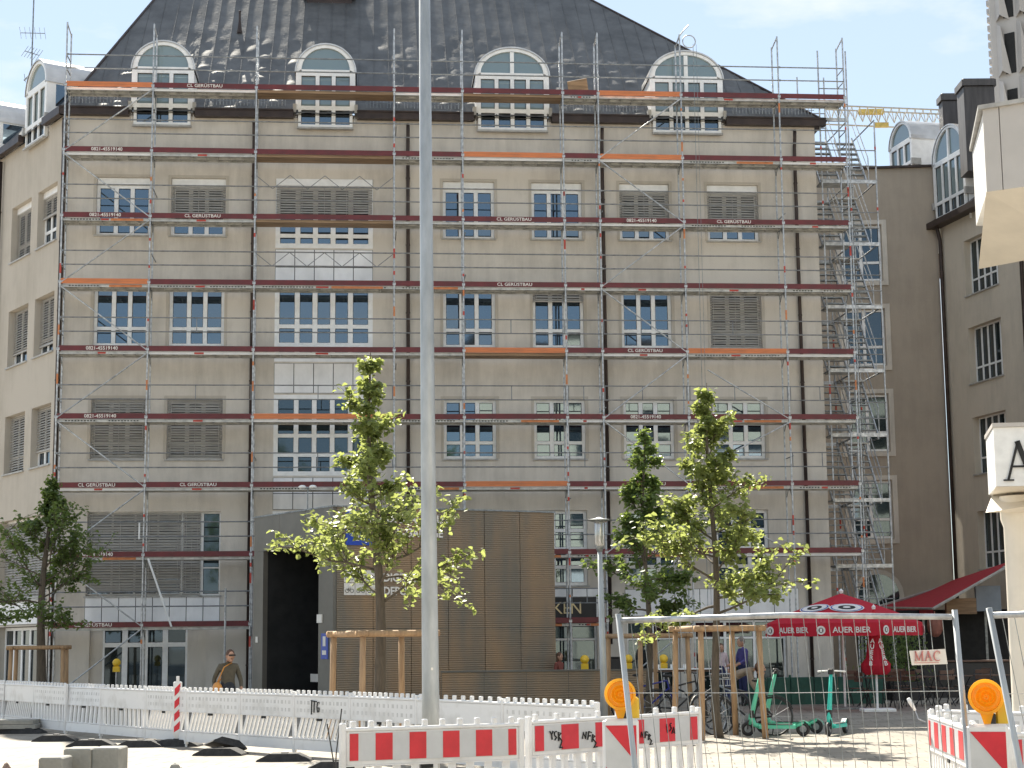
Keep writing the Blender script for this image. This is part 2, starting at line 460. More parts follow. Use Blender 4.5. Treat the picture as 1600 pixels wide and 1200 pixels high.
TF = Matrix.Translation((0,WALL,0))
COLS = dict(a=(.82,2.45), b=(3.05,4.69), c=(6.20,9.15), d=(11.29,12.88), e=(14.03,15.60), f=(16.77,18.33), g=(19.53,21.15))
ROWZ = {4:(13.95,15.75), 3:(10.57,12.37), 2:(7.16,8.98), 1:(3.77,5.60)}
holes = []
for k in 'abdefg':
    for r_ in (4,3,2): holes.append((*COLS[k], *ROWZ[r_]))
holes += [(*COLS['c'],13.60,15.75),(*COLS['c'],10.10,12.37),(*COLS['c'],6.66,9.09),(*COLS['c'],3.30,5.60)]
holes += [(.80,4.68,3.14,5.60)]
for k in 'defg': holes.append((*COLS[k],3.35,5.60))
# shop fronts
SHOPS = [(.95,4.30,0.0,2.30),(6.0,9.4,0,2.3),(11.2,12.9,0,2.3),(13.6,15.85,0,2.25),(16.75,18.35,0,2.35),(18.8,21.6,0,2.35)]
holes += SHOPS
wb = MB(TF); wall_mesh(wb,-.15,23.02,0,17.68,holes,.25)
TS = Matrix.Translation((23.02,WALL,0)) @ rotz(R(90))
wb.M = TS; wall_mesh(wb,0,14,0,17.68,[])
TW = Matrix(((math.cos(R(60)),math.sin(R(60)),0,-.15),(-math.sin(R(60)),math.cos(R(60)),0,WALL),(0,0,1,0),(0,0,0,1)))
wb.M = TF
wb.build('front_wall', M['plaster'], house)
# dark rooms behind the openings
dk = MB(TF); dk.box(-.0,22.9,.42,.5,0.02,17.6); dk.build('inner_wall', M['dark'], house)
wgm = lambda r_: 'glass'
for k,(u0,u1) in COLS.items():
    if k == 'c':
        window(TF,house,u0,u1,[13.60,13.98,14.42,15.75],5,rec=.0,fr=.14,mull=.15,box=.22,blind=(14.62,15.50),sill=False)
        window(TF,house,u0,u1,[10.10,10.62,11.18,12.37],5,rec=.0,fr=.14,mull=.15,sill=False)
        window(TF,house,u0,u1,[6.66,7.28,7.86,8.42,9.09],5,rec=.0,fr=.13,mull=.14,gm='glass_dim',sill=False)
        window(TF,house,u0,u1,[3.30,4.0,4.75,5.60],5,rec=.0,fr=.13,mull=.14,sill=False)
        continue
    window(TF,house,u0,u1,[13.95,14.42,15.75],3,box=.22,blind={'b':(14.42,15.5),'f':(14.35,15.5),'g':(14.4,15.5)}.get(k))
    window(TF,house,u0,u1,[10.57,11.12,12.37],3,blind=(10.63,12.33) if k=='g' else ((12.05,12.34) if k=='e' else None),gm='glass')
    window(TF,house,u0,u1,[7.16,7.66,8.25,8.98],3,blind=(7.22,8.94) if k in 'ab' else None)
    if k not in 'ab': window(TF,house,u0,u1,[3.35,3.9,4.45,5.0,5.60],3)
window(TF,house,.80,3.55,[3.14,3.9,4.65,5.60],4,blind=(3.22,5.55),fr=.05,mull=.06)
window(TF,house,3.552,4.12,[3.14,5.60],1,fr=.05,mull=.05,blind=(3.22,5.55),gm='glass_dim')
window(TF,house,4.122,4.68,[3.14,3.95,5.60],1,fr=.05,mull=.05,gm='glass_dim')
# white spandrel panels
def panels(u0,u1,z0,z1,n,rows=1,T=TF,proud=.02):
    for j in range(rows):
        for k in range(n):
            a = u0+(u1-u0)*k/n+.011; b = u0+(u1-u0)*(k+1)/n-.011
            c = z0+(z1-z0)*j/rows+.011; d = z0+(z1-z0)*(j+1)/rows-.011
            pm = MB(T); dy = rnd.uniform(0,.006)
            pm.box(a,b,-proud-dy,.0,c,d); pm.build('panel', M['white_panel'], house)
    bk = MB(T); bk.box(u0,u1,-.006,-.0005,z0,z1); bk.build('panel_backing', M['hole'], house)
panels(6.2,9.15,12.45,13.55,5,2); panels(6.2,9.15,9.14,10.05,5); panels(6.2,9.15,5.65,6.6,5,2); panels(.79,4.69,2.36,3.10,8)
panels(11.2,15.9,2.40,3.25,6); panels(16.7,22.0,2.42,3.22,7)
# thin light surround round the openings of the right half and top row
for k in 'abdefg':
    u0,u1 = COLS[k]
    for r_ in (4,3,2):
        z0,z1 = ROWZ[r_]
        sr_ = MB(TF); sr_.box(u0-.09,u0-.015,-.012,-.001,z0,z1+.08); sr_.box(u1+.015,u1+.09,-.012,-.001,z0,z1+.08); sr_.box(u0-.015,u1+.015,-.012,-.001,z1+.012,z1+.08); sr_.build('window_surround', M['plaster_wing'], house)
# shop fronts
for i,(a,b,c,d) in enumerate(SHOPS):
    if i == 0:
        window(TF,house,a+.35,b-.55,[0.02,1.72,2.28],4,rec=.2,fr=.06,mull=.16,sill=False,gm='glass_dim')
        MB(TF).box(b-.55,b-.002,.18,.24,.02,2.28).build('shop_pier', M['plaster'], house); MB(TF).box(a+.002,a+.35,.18,.24,.02,2.28).build('shop_pier', M['plaster'], house)
    else:
        window(TF,house,a,b,[0.02,1.75,2.27 if i!=3 else 2.22],3 if b-a>1.8 else 2,rec=.2,fr=.06,mull=.08,sill=False,gm='glass_dim')
# shop sign ...KEN
sg = MB(TF); sg.box(13.2,15.82,-.10,-.03,2.32,3.02); sgo = sg.build('shop_sign', M['black'], house)
tg = MB(TF)
for z in (2.32,3.0): tg.box(13.2,15.82,-.115,-.105,z,z+.02)
tg.build('sign_trim', M['steel'], sgo)
t_ = link('lettering', text_mesh('KEN',.50,M['gold'],0.0,'LEFT',.006,.92), sgo, (14.50,WALL-.12,2.66))
# downpipes + gutter
def pipe(pts, r=.055, T=TF, name='downpipe'):
    m_ = MB(T); m_.path(pts, r, 10)
    o = m_.build(name, M['pipe'], house, True)
    br_ = MB(T)
    z = min(p[2] for p in pts)+1
    while z < max(p[2] for p in pts)-1:
        br_.lathe([(r+.012,z-.02),(r+.012,z+.02)],10,(pts[-1][0],pts[-1][1],0)); z += 2.1
    br_.build('pipe_clip', M['pipe'], o)
for u in (5.53,10.22,16.24,22.33):
    pipe([(u,-.22,17.5),(u,-.20,17.25),(u,-.10,16.95),(u,-.09,16.6),(u,-.09,1.6 if u>16 and u<17 else .1)])
pipe([(-.14,-.24,17.5),(-.16,-.2,17.25),(-.16,-.11,16.9),(-.16,-.10,16.6),(-.16,-.10,.1)], .07)
# dormer spans break the gutter
DORM = [(1.81,3.68,3),(6.78,8.60,3),(12.31,14.61,4),(17.78,20.10,4)]
segs, u = [], -.3
for a,b,_ in DORM: segs.append((u,a-.06)); u = b+.06
segs.append((u,23.32))
for a,b in segs:
    m_ = MB(TF)
    m_.prism([(a,17.62),(b,17.62),(b,17.86),(a,17.86)],-.30,-.14)
    m_.box(a,b,-.14,.0,17.64,17.74)
    m_.box(a,b,-.335,-.30,17.82,17.87)
    m_.build('gutter', M['pipe'], house)
# ------------------------------------------------------------------ roof: sheet by sheet
W0, ZE, KS = WALL-.20, 17.78, .976
def tmax(u):
    tl = (u+.25)/.33 if u < 3.9 else 99
    tr = 23.35-u
    return max(0.0, min(12.0, tl, tr))
def inside_dormer(u, t):
    for a,b,_ in DORM:
        if a+.02 < u < b-.02:
            return True
    return False
STEP = .472
nstr = int((23.35+.25)/STEP)+1
def rz(u,t,amp):
    q = amp*(noise.noise(Vector((u*1.9,t*3.1,3.3)))+.6*noise.noise(Vector((u*3.7,t*6.3,9.1))))
    return ZE+KS*t+q
seam = MB()
sheet_under = MB()
for i in range(nstr):
    ua, ub = -.25+i*STEP, min(23.35,-.25+(i+1)*STEP)
    if ub-ua < .05: continue
    nr, nc = 64, 6
    mb = MB(); V, F = [], []
    for k in range(nc+1):
        uu = ua+(ub-ua)*k/nc
        tm = tmax(uu)
        for j in range(nr+1):
            s_ = (j/nr)**1.7
            t_ = s_*tm
            fall = max(0.10,1-max(0,(t_-2.0))/2.8)
            edge = math.sin(math.pi*k/nc)
            q = .055*fall*edge*(noise.noise(Vector((i*7.1+uu*.9,t_*5.2,1.3)))+.45*noise.noise(Vector((i*3.7+uu*2.0,t_*11.0,5.1))))
            V.append((uu,W0+t_-q*.7,ZE+KS*t_+q*.7))
    for k in range(nc):
        for j in range(nr):
            a = k*(nr+1)+j
            F.append((a,a+nr+1,a+nr+2,a+1))
    mb.add(V,F); mb.build('roof_sheet', M['roof'], house, True)
    if i:
        tm = tmax(ua)
        if tm > .15:
            s1 = MB(); nx = Vector((0,-.698,.716))
            p, q = Vector((ua,W0,ZE)), Vector((ua,W0+tm,ZE+KS*tm))
            s1.add([p+Vector((-.012,0,0))-nx*.01,p+Vector((.012,0,0))-nx*.01,p+Vector((.012,0,0))+nx*.016,p+Vector((-.012,0,0))+nx*.016,
                    q+Vector((-.012,0,0))-nx*.01,q+Vector((.012,0,0))-nx*.01,q+Vector((.012,0,0))+nx*.016,q+Vector((-.012,0,0))+nx*.016],
                   [(0,1,2,3),(7,6,5,4),(0,4,5,1),(3,2,6,7),(0,3,7,4),(1,5,6,2)])
            s1.build('seam', M['roof'], house)
# wing roof, right hip, flat top, ridge caps
tl_, hl = 12.0, ZE+KS*12
L0, L1 = Vector((-.25,W0,ZE)), Vector((-.25+.33*12,W0+12,hl))
R0, R1 = Vector((23.35,W0,ZE)), Vector((23.35-12,W0+12,hl))
LF = L0+Vector((-math.cos(R(60)),math.sin(R(60)),0))*14
rb = MB()
Lh = L0.lerp(L1,.14); LF2 = LF+Vector((math.sin(R(60))*1.7,math.cos(R(60))*1.7,KS*1.7)); rb.add([LF,L0,Lh,LF2],[(0,1,2,3)]); rb.add([Lh,L1,L1+Vector((0,14,0)),Lh+Vector((0,14,0))],[(0,1,2,3)]); rb.add([LF2,Lh,Lh+Vector((0,14,0)),LF2+Vector((8,8,0))],[(0,1,2,3)])
rb.add([R0,Vector((23.35,W0+26,ZE)),R1],[(0,1,2)])
rb.add([L1,R1,Vector((23.35,W0+26,ZE)),L1+Vector((0,14,0))],[(0,1,2,3)])
rb.build('rear_roof', M['roof'], house)
MB().path([L0,L1],.05,6).build('hip_cap', M['pipe'], house); MB().path([R0,R1],.05,6).build('hip_cap', M['pipe'], house)
us_ = MB(); us_.add([(-.25,W0,ZE-.04),(23.35,W0,ZE-.04),(23.35,W0+.9,ZE-.02),(-.25,W0+.9,ZE-.02)],[(3,2,1,0)]); us_.build('soffit', M['pipe'], house)
# snow guard rails low on the roof
for a,b in segs:
    m_ = MB()
    if b-a < 1: continue
    for h_ in (.10,.2): m_.tube((a+.25,W0+.35-h_*.2,ZE+.36+h_),(b-.25,W0+.35-h_*.2,ZE+.36+h_),.011,5)
    k = a+.3
    while k < b-.25:
        m_.box(k-.008,k+.008,W0+.30,W0+.33,ZE+.3,ZE+.60); k += .105
    tag(m_.build('snow_guard', M['steel_dark'], house), kind='stuff')
# dormers
def dormer(T, a, b, n, zb=17.36, zs=19.10, depth=3.6, side_glass=False, rise=None):
    w = b-a; cx = (a+b)/2; rx = w/2
    rise = rise or (20.0-zs)
    fr = MB(T)
    na = 20
    arc = [(cx+rx*math.cos(math.pi*k/na), zs+rise*math.sin(math.pi*k/na)) for k in range(na+1)]
    irx, iri = rx-.17, rise-.20
    iarc = [(cx+irx*math.cos(math.pi*k/na), zs+.10+iri*math.sin(math.pi*k/na)) for k in range(na+1)]
    d0, d1 = -.05, .06
    for k in range(na):           # white arch frame
        (x0,z0),(x1,z1),(p0,q0),(p1,q1) = arc[k],arc[k+1],iarc[k],iarc[k+1]
        fr.add([(x0,d0,z0),(x1,d0,z1),(p1,d0,q1),(p0,d0,q0),(x0,d1,z0),(x1,d1,z1),(p1,d1,q1),(p0,d1,q0)],
               [(0,3,2,1),(4,5,6,7),(3,7,6,2),(0,1,5,4)])
    e = .17
    fr.box(a,a+e,d0,d1,zb+.55,zs); fr.box(b-e,b,d0,d1,zb+.55,zs)
    fr.box(a+.08,a+e,d0,d1,zb,zb+.55); fr.box(b-e,b-.08,d0,d1,zb,zb+.55)
    fr.box(a+e,b-e,d0,d1,zb,zb+.09); fr.box(a+e,b-e,d0,d1,zb+.55,zb+.68); fr.box(a+e,b-e,d0,d1,zs-.10,zs+.10)
    ue = [a+e+(b-a-2*e)*k/n for k in range(n+1)]
    for k in range(1,n):
        fr.box(ue[k]-.06,ue[k]+.06,d0+.003,d1-.003,zb+.09,zb+.55); fr.box(ue[k]-.06,ue[k]+.06,d0+.003,d1-.003,zb+.68,zs-.10)
    if n == 4: fr.box(cx-.06,cx+.06,d0+.003,d1-.003,zs+.10,zs+.10+iri-.02)
    o = fr.build('dormer', M['white_frame'], house)
    for k in range(n):
        x0 = ue[k]+(.06 if k else 0); x1 = ue[k+1]-(.06 if k<n-1 else 0)
        for c,d in ((zb+.09,zb+.55),(zb+.68,zs-.10)):
            p = MB(T); tv = rnd.uniform(-.006,.006); p.add([(x0,.02,c),(x1,.02,c),(x1,.02+tv,d),(x0,.02+tv,d)],[(0,1,2,3)]); p.build('pane', M['glass' if c < zb+.3 else 'glass_light'], o)
            gk = MB(T); s_=.014
            gk.box(x0,x1,0,.012,d-s_,d); gk.box(x0,x0+s_,0,.012,c,d-s_); gk.box(x1-s_,x1,0,.012,c,d-s_); gk.build('gasket', M['hole'], o)
    p = MB(T); p.add([(cx+irx,.02,zs+.1)]+[(x,.02,z) for x,z in iarc[1:-1]]+[(cx-irx,.02,zs+.1)],[tuple(range(na+1))[::-1]]); p.build('arch_pane', M['glass_light'], o)
    bd = MB(T)                     # barrel roof and cheeks
    orc = [(cx+(rx+.04)*math.cos(math.pi*k/na), zs+(rise+.05)*math.sin(math.pi*k/na)) for k in range(na+1)]
    for k in range(na):
        (x0,z0),(x1,z1) = orc[k],orc[k+1]
        bd.add([(x0,-.08,z0),(x1,-.08,z1),(x1,depth,z1),(x0,depth,z0)],[(0,1,2,3)])
        (p0,q0),(p1,q1) = arc[k],arc[k+1]
        bd.add([(x0,-.08,z0),(x1,-.08,z1),(p1,-.08,q1),(p0,-.08,q0)],[(3,2,1,0)])
    bd.build('barrel_roof', M['dormer_roof'], o, True)
    ck = MB(T)
    for x in (a+.01,b-.01):
        MB(T).box(x-.01,x+.01,d1,depth,17.5,zs+.02).build('cheek', M['white_frame'], o)
    if side_glass:
        sgm = MB(T); sgm.box(b+.003,b+.01,.25,1.35,18.35,19.05); sgm.build('side_pane', M['glass'], o)
    fl = MB(T); fl.box(a-.08,a+.02,-.12,.3,zb+.45,zb+.72); fl.box(b-.02,b+.08,-.12,.3,zb+.45,zb+.72); fl.box(a+.05,b-.05,-.12,.0,zb-.06,zb-.003); fl.build('flashing', M['sill'], o)
    return o
M['dormer_roof'] = mat('dormer_zinc', (.62,.60,.58), .33, metal=.6, var=.12, scale=2)
TDM = TF @ Matrix.Translation((0,-.08,0))
for a,b,n in DORM: dormer(TDM,a,b,n)
# small roof items: vent pipe with collar, roof hatch, roof cowl
rv = MB(); pz = lambda t: ZE+KS*t
rv.lathe([(.10,0),(.07,.15),(.035,.45),(.035,.75),(.05,.76),(.0,.82)],10,(4.75,W0+4.1,pz(4.1)-.02))
rv.build('vent_pipe', M['pipe'], house)
ch = MB(); ch.cbox(6.75,8.6,W0+5.75,W0+7.2,pz(5.75)+.45,pz(5.75)+2.6,.05); ch.box(6.9,8.45,W0+5.95,W0+7.0,pz(5.75),pz(5.75)+.45); ch.build('roof_stack', M['pipe'], house)
# hoisted board near fourth dormer
# ------------------------------------------------------------------ left wing
wh = []
for a,b in ((-4.65,-2.83),(-2.23,-.55)):
    for z0,z1 in ((13.92,15.73),(10.5,12.33),(7.08,8.92),): wh.append((a,b,z0,z1))
wh += [(-4.8,-.5,3.1,5.6),(-4.7,-.9,0,2.3),(-9.5,-6.2,3.1,5.6)]
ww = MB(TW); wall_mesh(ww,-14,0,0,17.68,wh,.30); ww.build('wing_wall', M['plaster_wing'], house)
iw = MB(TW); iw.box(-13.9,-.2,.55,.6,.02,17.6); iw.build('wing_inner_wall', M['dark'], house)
for (a,b,z0,z1) in wh[:6]:
    bl = {(-4.65,13.92):(13.98,15.5),(-2.23,13.92):(14.9,15.5),(-4.65,10.5):(10.95,12.3),(-2.23,10.5):(10.85,12.3),(-4.65,7.08):(7.14,8.88),(-2.23,7.08):(7.6,8.88)}[(a,z0)]
    window(TW,house,a,b,[z0,z0+.5,z1],3,rec=.24,blind=bl,box=.2 if z0>13 else 0)
window(TW,house,-4.8,-.5,[3.1,3.9,4.7,5.6],6,rec=.24,blind=(3.2,5.5)); window(TW,house,-4.7,-.9,[0.02,1.7,2.28],5,rec=.24,gm='glass_dim',sill=False); window(TW,house,-9.5,-6.2,[3.1,3.9,4.7,5.6],5,rec=.24,blind=(3.2,5.5))
gm_ = MB(TW); gm_.prism([(-14,17.62),(-3.4,17.62),(-3.4,17.86),(-14,17.86)],-.30,-.12); gm_.build('gutter', M['pipe'], house)
gm_ = MB(TW); gm_.prism([(-1.3,17.62),(.2,17.62),(.2,17.86),(-1.3,17.86)],-.30,-.12); gm_.build('gutter', M['pipe'], house)
pipe([(-5.6,-.11,17.5),(-5.6,-.11,.1)],.06,TW)
panels(-4.8,-.5,2.36,3.06,6,1,TW)
TWD_ = TW @ Matrix.Translation((0,-.08,0))
dormer(TWD_,-3.31,-1.40,3,depth=2.6,side_glass=True)
dormer(TWD_,-8.35,-6.35,3,depth=2.6,side_glass=True)

# ------------------------------------------------------------------ scaffold along the front
US = [0,2.57,5.64,9.78,11.85,14.92,16.01,18.58,21.65,23.72]
ZD = [2.225+2*k for k in range(9)]
scaf = thing('facade_scaffold', 'steel scaffold with maroon and orange toe boards covering the building front', 'scaffold', (FX,FY,0), FA)
M['rail'] = mat('rail_tube', (.24,.25,.26), .5, metal=.5, var=.3, scale=6)
def sh(mb, name, m_, smooth=False): return mb.mesh(name, m_, smooth)
TOPZ = ZD[8]+2.15
post_o = sh(MB().tube((0,0,0),(0,0,TOPZ-.15),.026,8).lathe([(.05,.0),(.05,.04)],8,(0,0,.02)),'post',M['steel'],'a')
post_i = sh(MB().tube((0,0,0),(0,0,ZD[8]+1.9),.026,8),'post',M['steel'],'a')
tr_me = sh(MB().tube((0,0,-.05),(0,.73,-.05),.022,6).tube((0,.06,-.28),(0,.30,-.06),.014,5).tube((0,.67,-.28),(0,.43,-.06),.014,5),'transom',M['steel_dark'],'a')
clamp_me = MB().box(-.045,.045,-.05,.03,.02,.10).lathe([(.034,-.1),(.034,.021)],8).mesh('coupler', M['steel'])
for k,u in enumerate(US):
    o = link('post', post_o, scaf, (u,0,0))
    for z in ZD: link('coupler', clamp_me, o, (0,0,z))
    for j in range(9):
        for q in range(2):
            if rnd.random() < .62:
                z = ZD[j]-2+rnd.uniform(.25,1.8); MB().lathe([(.0285,z),(.0285,z+rnd.choice((.08,.12,.3)))],8).build('marking_band', M[rnd.choice(('redtape','redtape','orangetape'))], o)
    link('post', post_i, scaf, (u,.73,0))
    for j,z in enumerate(ZD): link('transom', tr_me, scaf, (u,0,z))
    # head of the top frame
    hd = MB(); hd.tube((u,0,TOPZ-.18),(u,.73,TOPZ-.32),.02,6); hd.build('frame_head', M['steel'], scaf)
_sm = {}
def bay_mesh(kind, L):
    key = (kind, round(L,2))
    if key in _sm: return _sm[key]
    m_ = MB()
    if kind.startswith('toe'):
        m_.cbox(.03,L-.03,-.045,-.018,.0,.155,.006)
        m_.box(.0,.03,-.04,-.02,.03,.12); m_.box(L-.03,L,-.04,-.02,.03,.12)
        me = m_.mesh('toe_board', M['maroon' if kind=='toem' else 'orange'])
    elif kind == 'deck':
        for y0 in (.03,.37):
            m_.box(.02,L-.02,y0,y0+.012,-.085,-.008); m_.box(.02,L-.02,y0+.31,y0+.322,-.085,-.008); m_.box(.02,L-.02,y0+.013,y0+.309,-.03,-.012)
        n = int(L/.35)
        for k in range(n+1):
            x = .03+(L-.08)*k/n; m_.box(x,x+.03,.045,.338,-.07,-.031); m_.box(x,x+.03,.385,.678,-.07,-.031)
        me = m_.mesh('deck', M['deck'])
    elif kind == 'deckw':
        for y0 in (.03,.37): m_.box(.02,L-.02,y0,y0+.322,-.07,-.012)
        m_.box(.02,L-.02,.018,.028,-.085,.0)
        me = m_.mesh('deck', M['plank'])
    elif kind == 'holes':
        x = .25
        while x < L*.42: m_.box(x,x+.05,.0275,.0295,-.062,-.03); x += .09
        x = L*.58
        while x < L-.25: m_.box(x,x+.05,.0275,.0295,-.062,-.03); x += .09
        me = m_.mesh('edge_slots', M['hole'])
    elif kind == 'band':
        m_.box(L*.55,L*.92,.026,.0285,-.083,-.01); me = m_.mesh('edge_band', M['orangetape'])
    elif kind == 'tagr':
        m_.box(L*.44,L*.53,.026,.0285,-.075,-.02); me = m_.mesh('edge_tag', M['redtape'])
    elif kind == 'edge':
        m_.box(.02,L-.02,.0255,.0275,-.085,-.008); me = m_.mesh('edge_strip', M['white_paint'])
    elif kind == 'rail':
        m_.tube((0,-.01,0),(L,-.01,0),.020,6); m_.box(.02,.07,-.03,-.015,-.03,.03); me = m_.mesh('guard_rail', M['rail'])
    elif kind == 'raild':
        m_.tube((0,-.01,0),(L,-.01,0),.0175,6); m_.tube((0,-.01,.42),(L,-.01,.42),.0175,6); m_.tube((L*.46,-.01,0),(L*.46,-.01,.42),.014,6); m_.tube((.05,-.01,0),(.05,-.01,.42),.014,6); m_.tube((L-.05,-.01,0),(L-.05,-.01,.42),.014,6)
        me = m_.mesh('guard_frame', M['rail'])
    _sm[key] = me
    return me
ORG = {(8,0),(8,6),(7,4),(7,6),(5,0),(4,4),(4,7),(3,2),(2,4)}
CL = {(8,1),(6,1),(6,4),(6,7),(5,4),(4,6),(2,0),(2,1),(2,6),(0,0)}
PH = {(7,0),(6,0),(6,6),(4,0),(3,0),(3,6),(1,0),(1,6)}
for j,z in enumerate(ZD):
    for k in range(9):
        if j == 0 and k not in (0,1,4,5): continue
        u, L = US[k], US[k+1]-US[k]
        wood = (k == 2 and j in (8,7,6)) or (j == 4 and k == 4) or (j==8 and k in (4,))
        d = link('deck', bay_mesh('deckw' if wood else 'deck', L), scaf, (u,0,z+rnd.uniform(-.004,.004)))
        if not wood:
            q = rnd.random()
            if q < .42: link('edge_slots', bay_mesh('holes', L), d); link('edge_band', bay_mesh('band', L), d) if rnd.random() < .6 else None
            elif q < .75: link('edge_strip', bay_mesh('edge', L), d)
            if rnd.random() < .5: link('edge_tag', bay_mesh('tagr', L), d, (0,-.003,0))
        t = link('toe_board', bay_mesh('toeo' if (j,k) in ORG else 'toem', L), scaf, (u,0,z+rnd.uniform(-.006,.006)), (0,rnd.uniform(-.0016,.0016),0))
        if (j,k) in CL: link('lettering', text_mesh('CL GERÜSTBAU',.135,M['letter'],.0015,'CENTER',.002,1.12), t, (L*.5 if k else L*.47,-.049,.072))
        if (j,k) in PH: link('lettering', text_mesh('0821-45519140',.145,M['letter'],.002,'CENTER',.002,1.0), t, (L*.49,-.049,.072))
        if j >= 4 or k < 2 or (k+j) % 3 == 0:
            if (j in (3,4) and k in (1,4,6,7)) : link('guard_frame', bay_mesh('raild', L), scaf, (u,0,z+.58))
            else:
                link('guard_rail', bay_mesh('rail', L), scaf, (u,0,z+.58)); link('guard_rail', bay_mesh('rail', L), scaf, (u,0,z+1.0))
        else: link('guard_frame', bay_mesh('raild', L), scaf, (u,0,z+.58))
# end guard rails on the right and left flanks
for j,z in enumerate(ZD):
    for u in (0,23.72):
        MB().tube((u,0,z+.58),(u,.73,z+.58),.0175,6).build('end_rail', M['rail'], scaf); MB().tube((u,0,z+1.0),(u,.73,z+1.0),.0175,6).build('end_rail', M['rail'], scaf)
def brace(p, q): MB().tube(p,q,.022,7).build('diagonal_brace', M['steel'], scaf)
for k in (0,6):
    a, b = US[k], US[k+1]
    for j in range(8,-1,-1):
        zl, zh = (ZD[j-1] if j else .15), ZD[j]
        if (8-j) % 2 == 0: brace((b-.03,-.03,zh-.08),(a+.03,-.03,zl+.04))
        else: brace((a+.03,-.03,zh-.08),(b-.03,-.03,zl+.04))
a, b = US[7], US[8]
brace((a+.6,-.03,ZD[4]-.5),(b-.03,-.03,ZD[3]+.02)); brace((b-.03,-.03,ZD[3]-.1),(a+.5,-.03,ZD[2]+.6)); brace((a+.9,-.03,ZD[2]-.9),(b-.03,-.03,ZD[1]+.05))
# truss stiffeners in the wide third bay
for z in (ZD[7]-1.06,ZD[5]+.58):
    m_ = MB(); n = 8; L = US[3]-US[2]
    for k in range(n):
        zz = (0,.42) if k % 2 else (.42,0)
        m_.tube((US[2]+L*k/n,.01,z+zz[0]),(US[2]+L*(k+1)/n,.01,z+zz[1]),.011,5)
    m_.build('lattice_brace', M['rail'], scaf)
# loose white leaning tube, short white tube, standing single tube, rope and pulley
m_ = MB(); m_.tube((2.72,-.08,ZD[1]-.05),(3.42,-.10,ZD[0]-.05+.05),.03,7); m_.build('leaning_tube', M['white_paint'], scaf)
m_ = MB(); m_.tube((4.95,-.25,.0),(4.95,-.25,3.3),.03,7); m_.build('standing_tube', M['steel'], scaf)
m_ = MB(); m_.tube((2.45,-.05,ZD[1]+.5),(2.45,-.05,ZD[1]+.98),.025,6); m_.build('short_tube', M['white_paint'], scaf)
MB().tube((18.98,-.12,2.6),(18.98,-.12,TOPZ-.5),.008,5).build('hoist_rope', M['steel_dark'], scaf); MB().tube((19.08,-.12,2.6),(19.08,-.12,TOPZ-.5),.006,5).build('hoist_rope', M['steel_dark'], scaf)
m_ = MB(); c_ = Vector((18.85,-.15,TOPZ-.42)); m_.path([c_+Vector((.2*math.cos(t*.3927),0,.2*math.sin(t*.3927))) for t in range(16)],.018,6,True); m_.path([(18.58,0,TOPZ-.2),(18.7,-.1,TOPZ-.05),(18.85,-.15,TOPZ+.1)],.02,6); m_.build('pulley_wheel', M['steel'], scaf)
m_ = MB(); m_.obox((15.45,.45,ZD[8]+.42),.62,.03,.42,Matrix.Rotation(R(-12),3,'Y')@Matrix.Rotation(R(25),3,'X')); m_.build('loose_board', M['plank'], scaf)
for k in range(16):          # wall ties
    u = US[rnd.randrange(1,9)]; z = ZD[rnd.randrange(1,8)]+rnd.choice((-.35,.35,.9))
    MB().tube((u+.06,-.06,z),(u+.06,1.04,z),.016,6).build('wall_tie', M['steel_dark'], scaf)

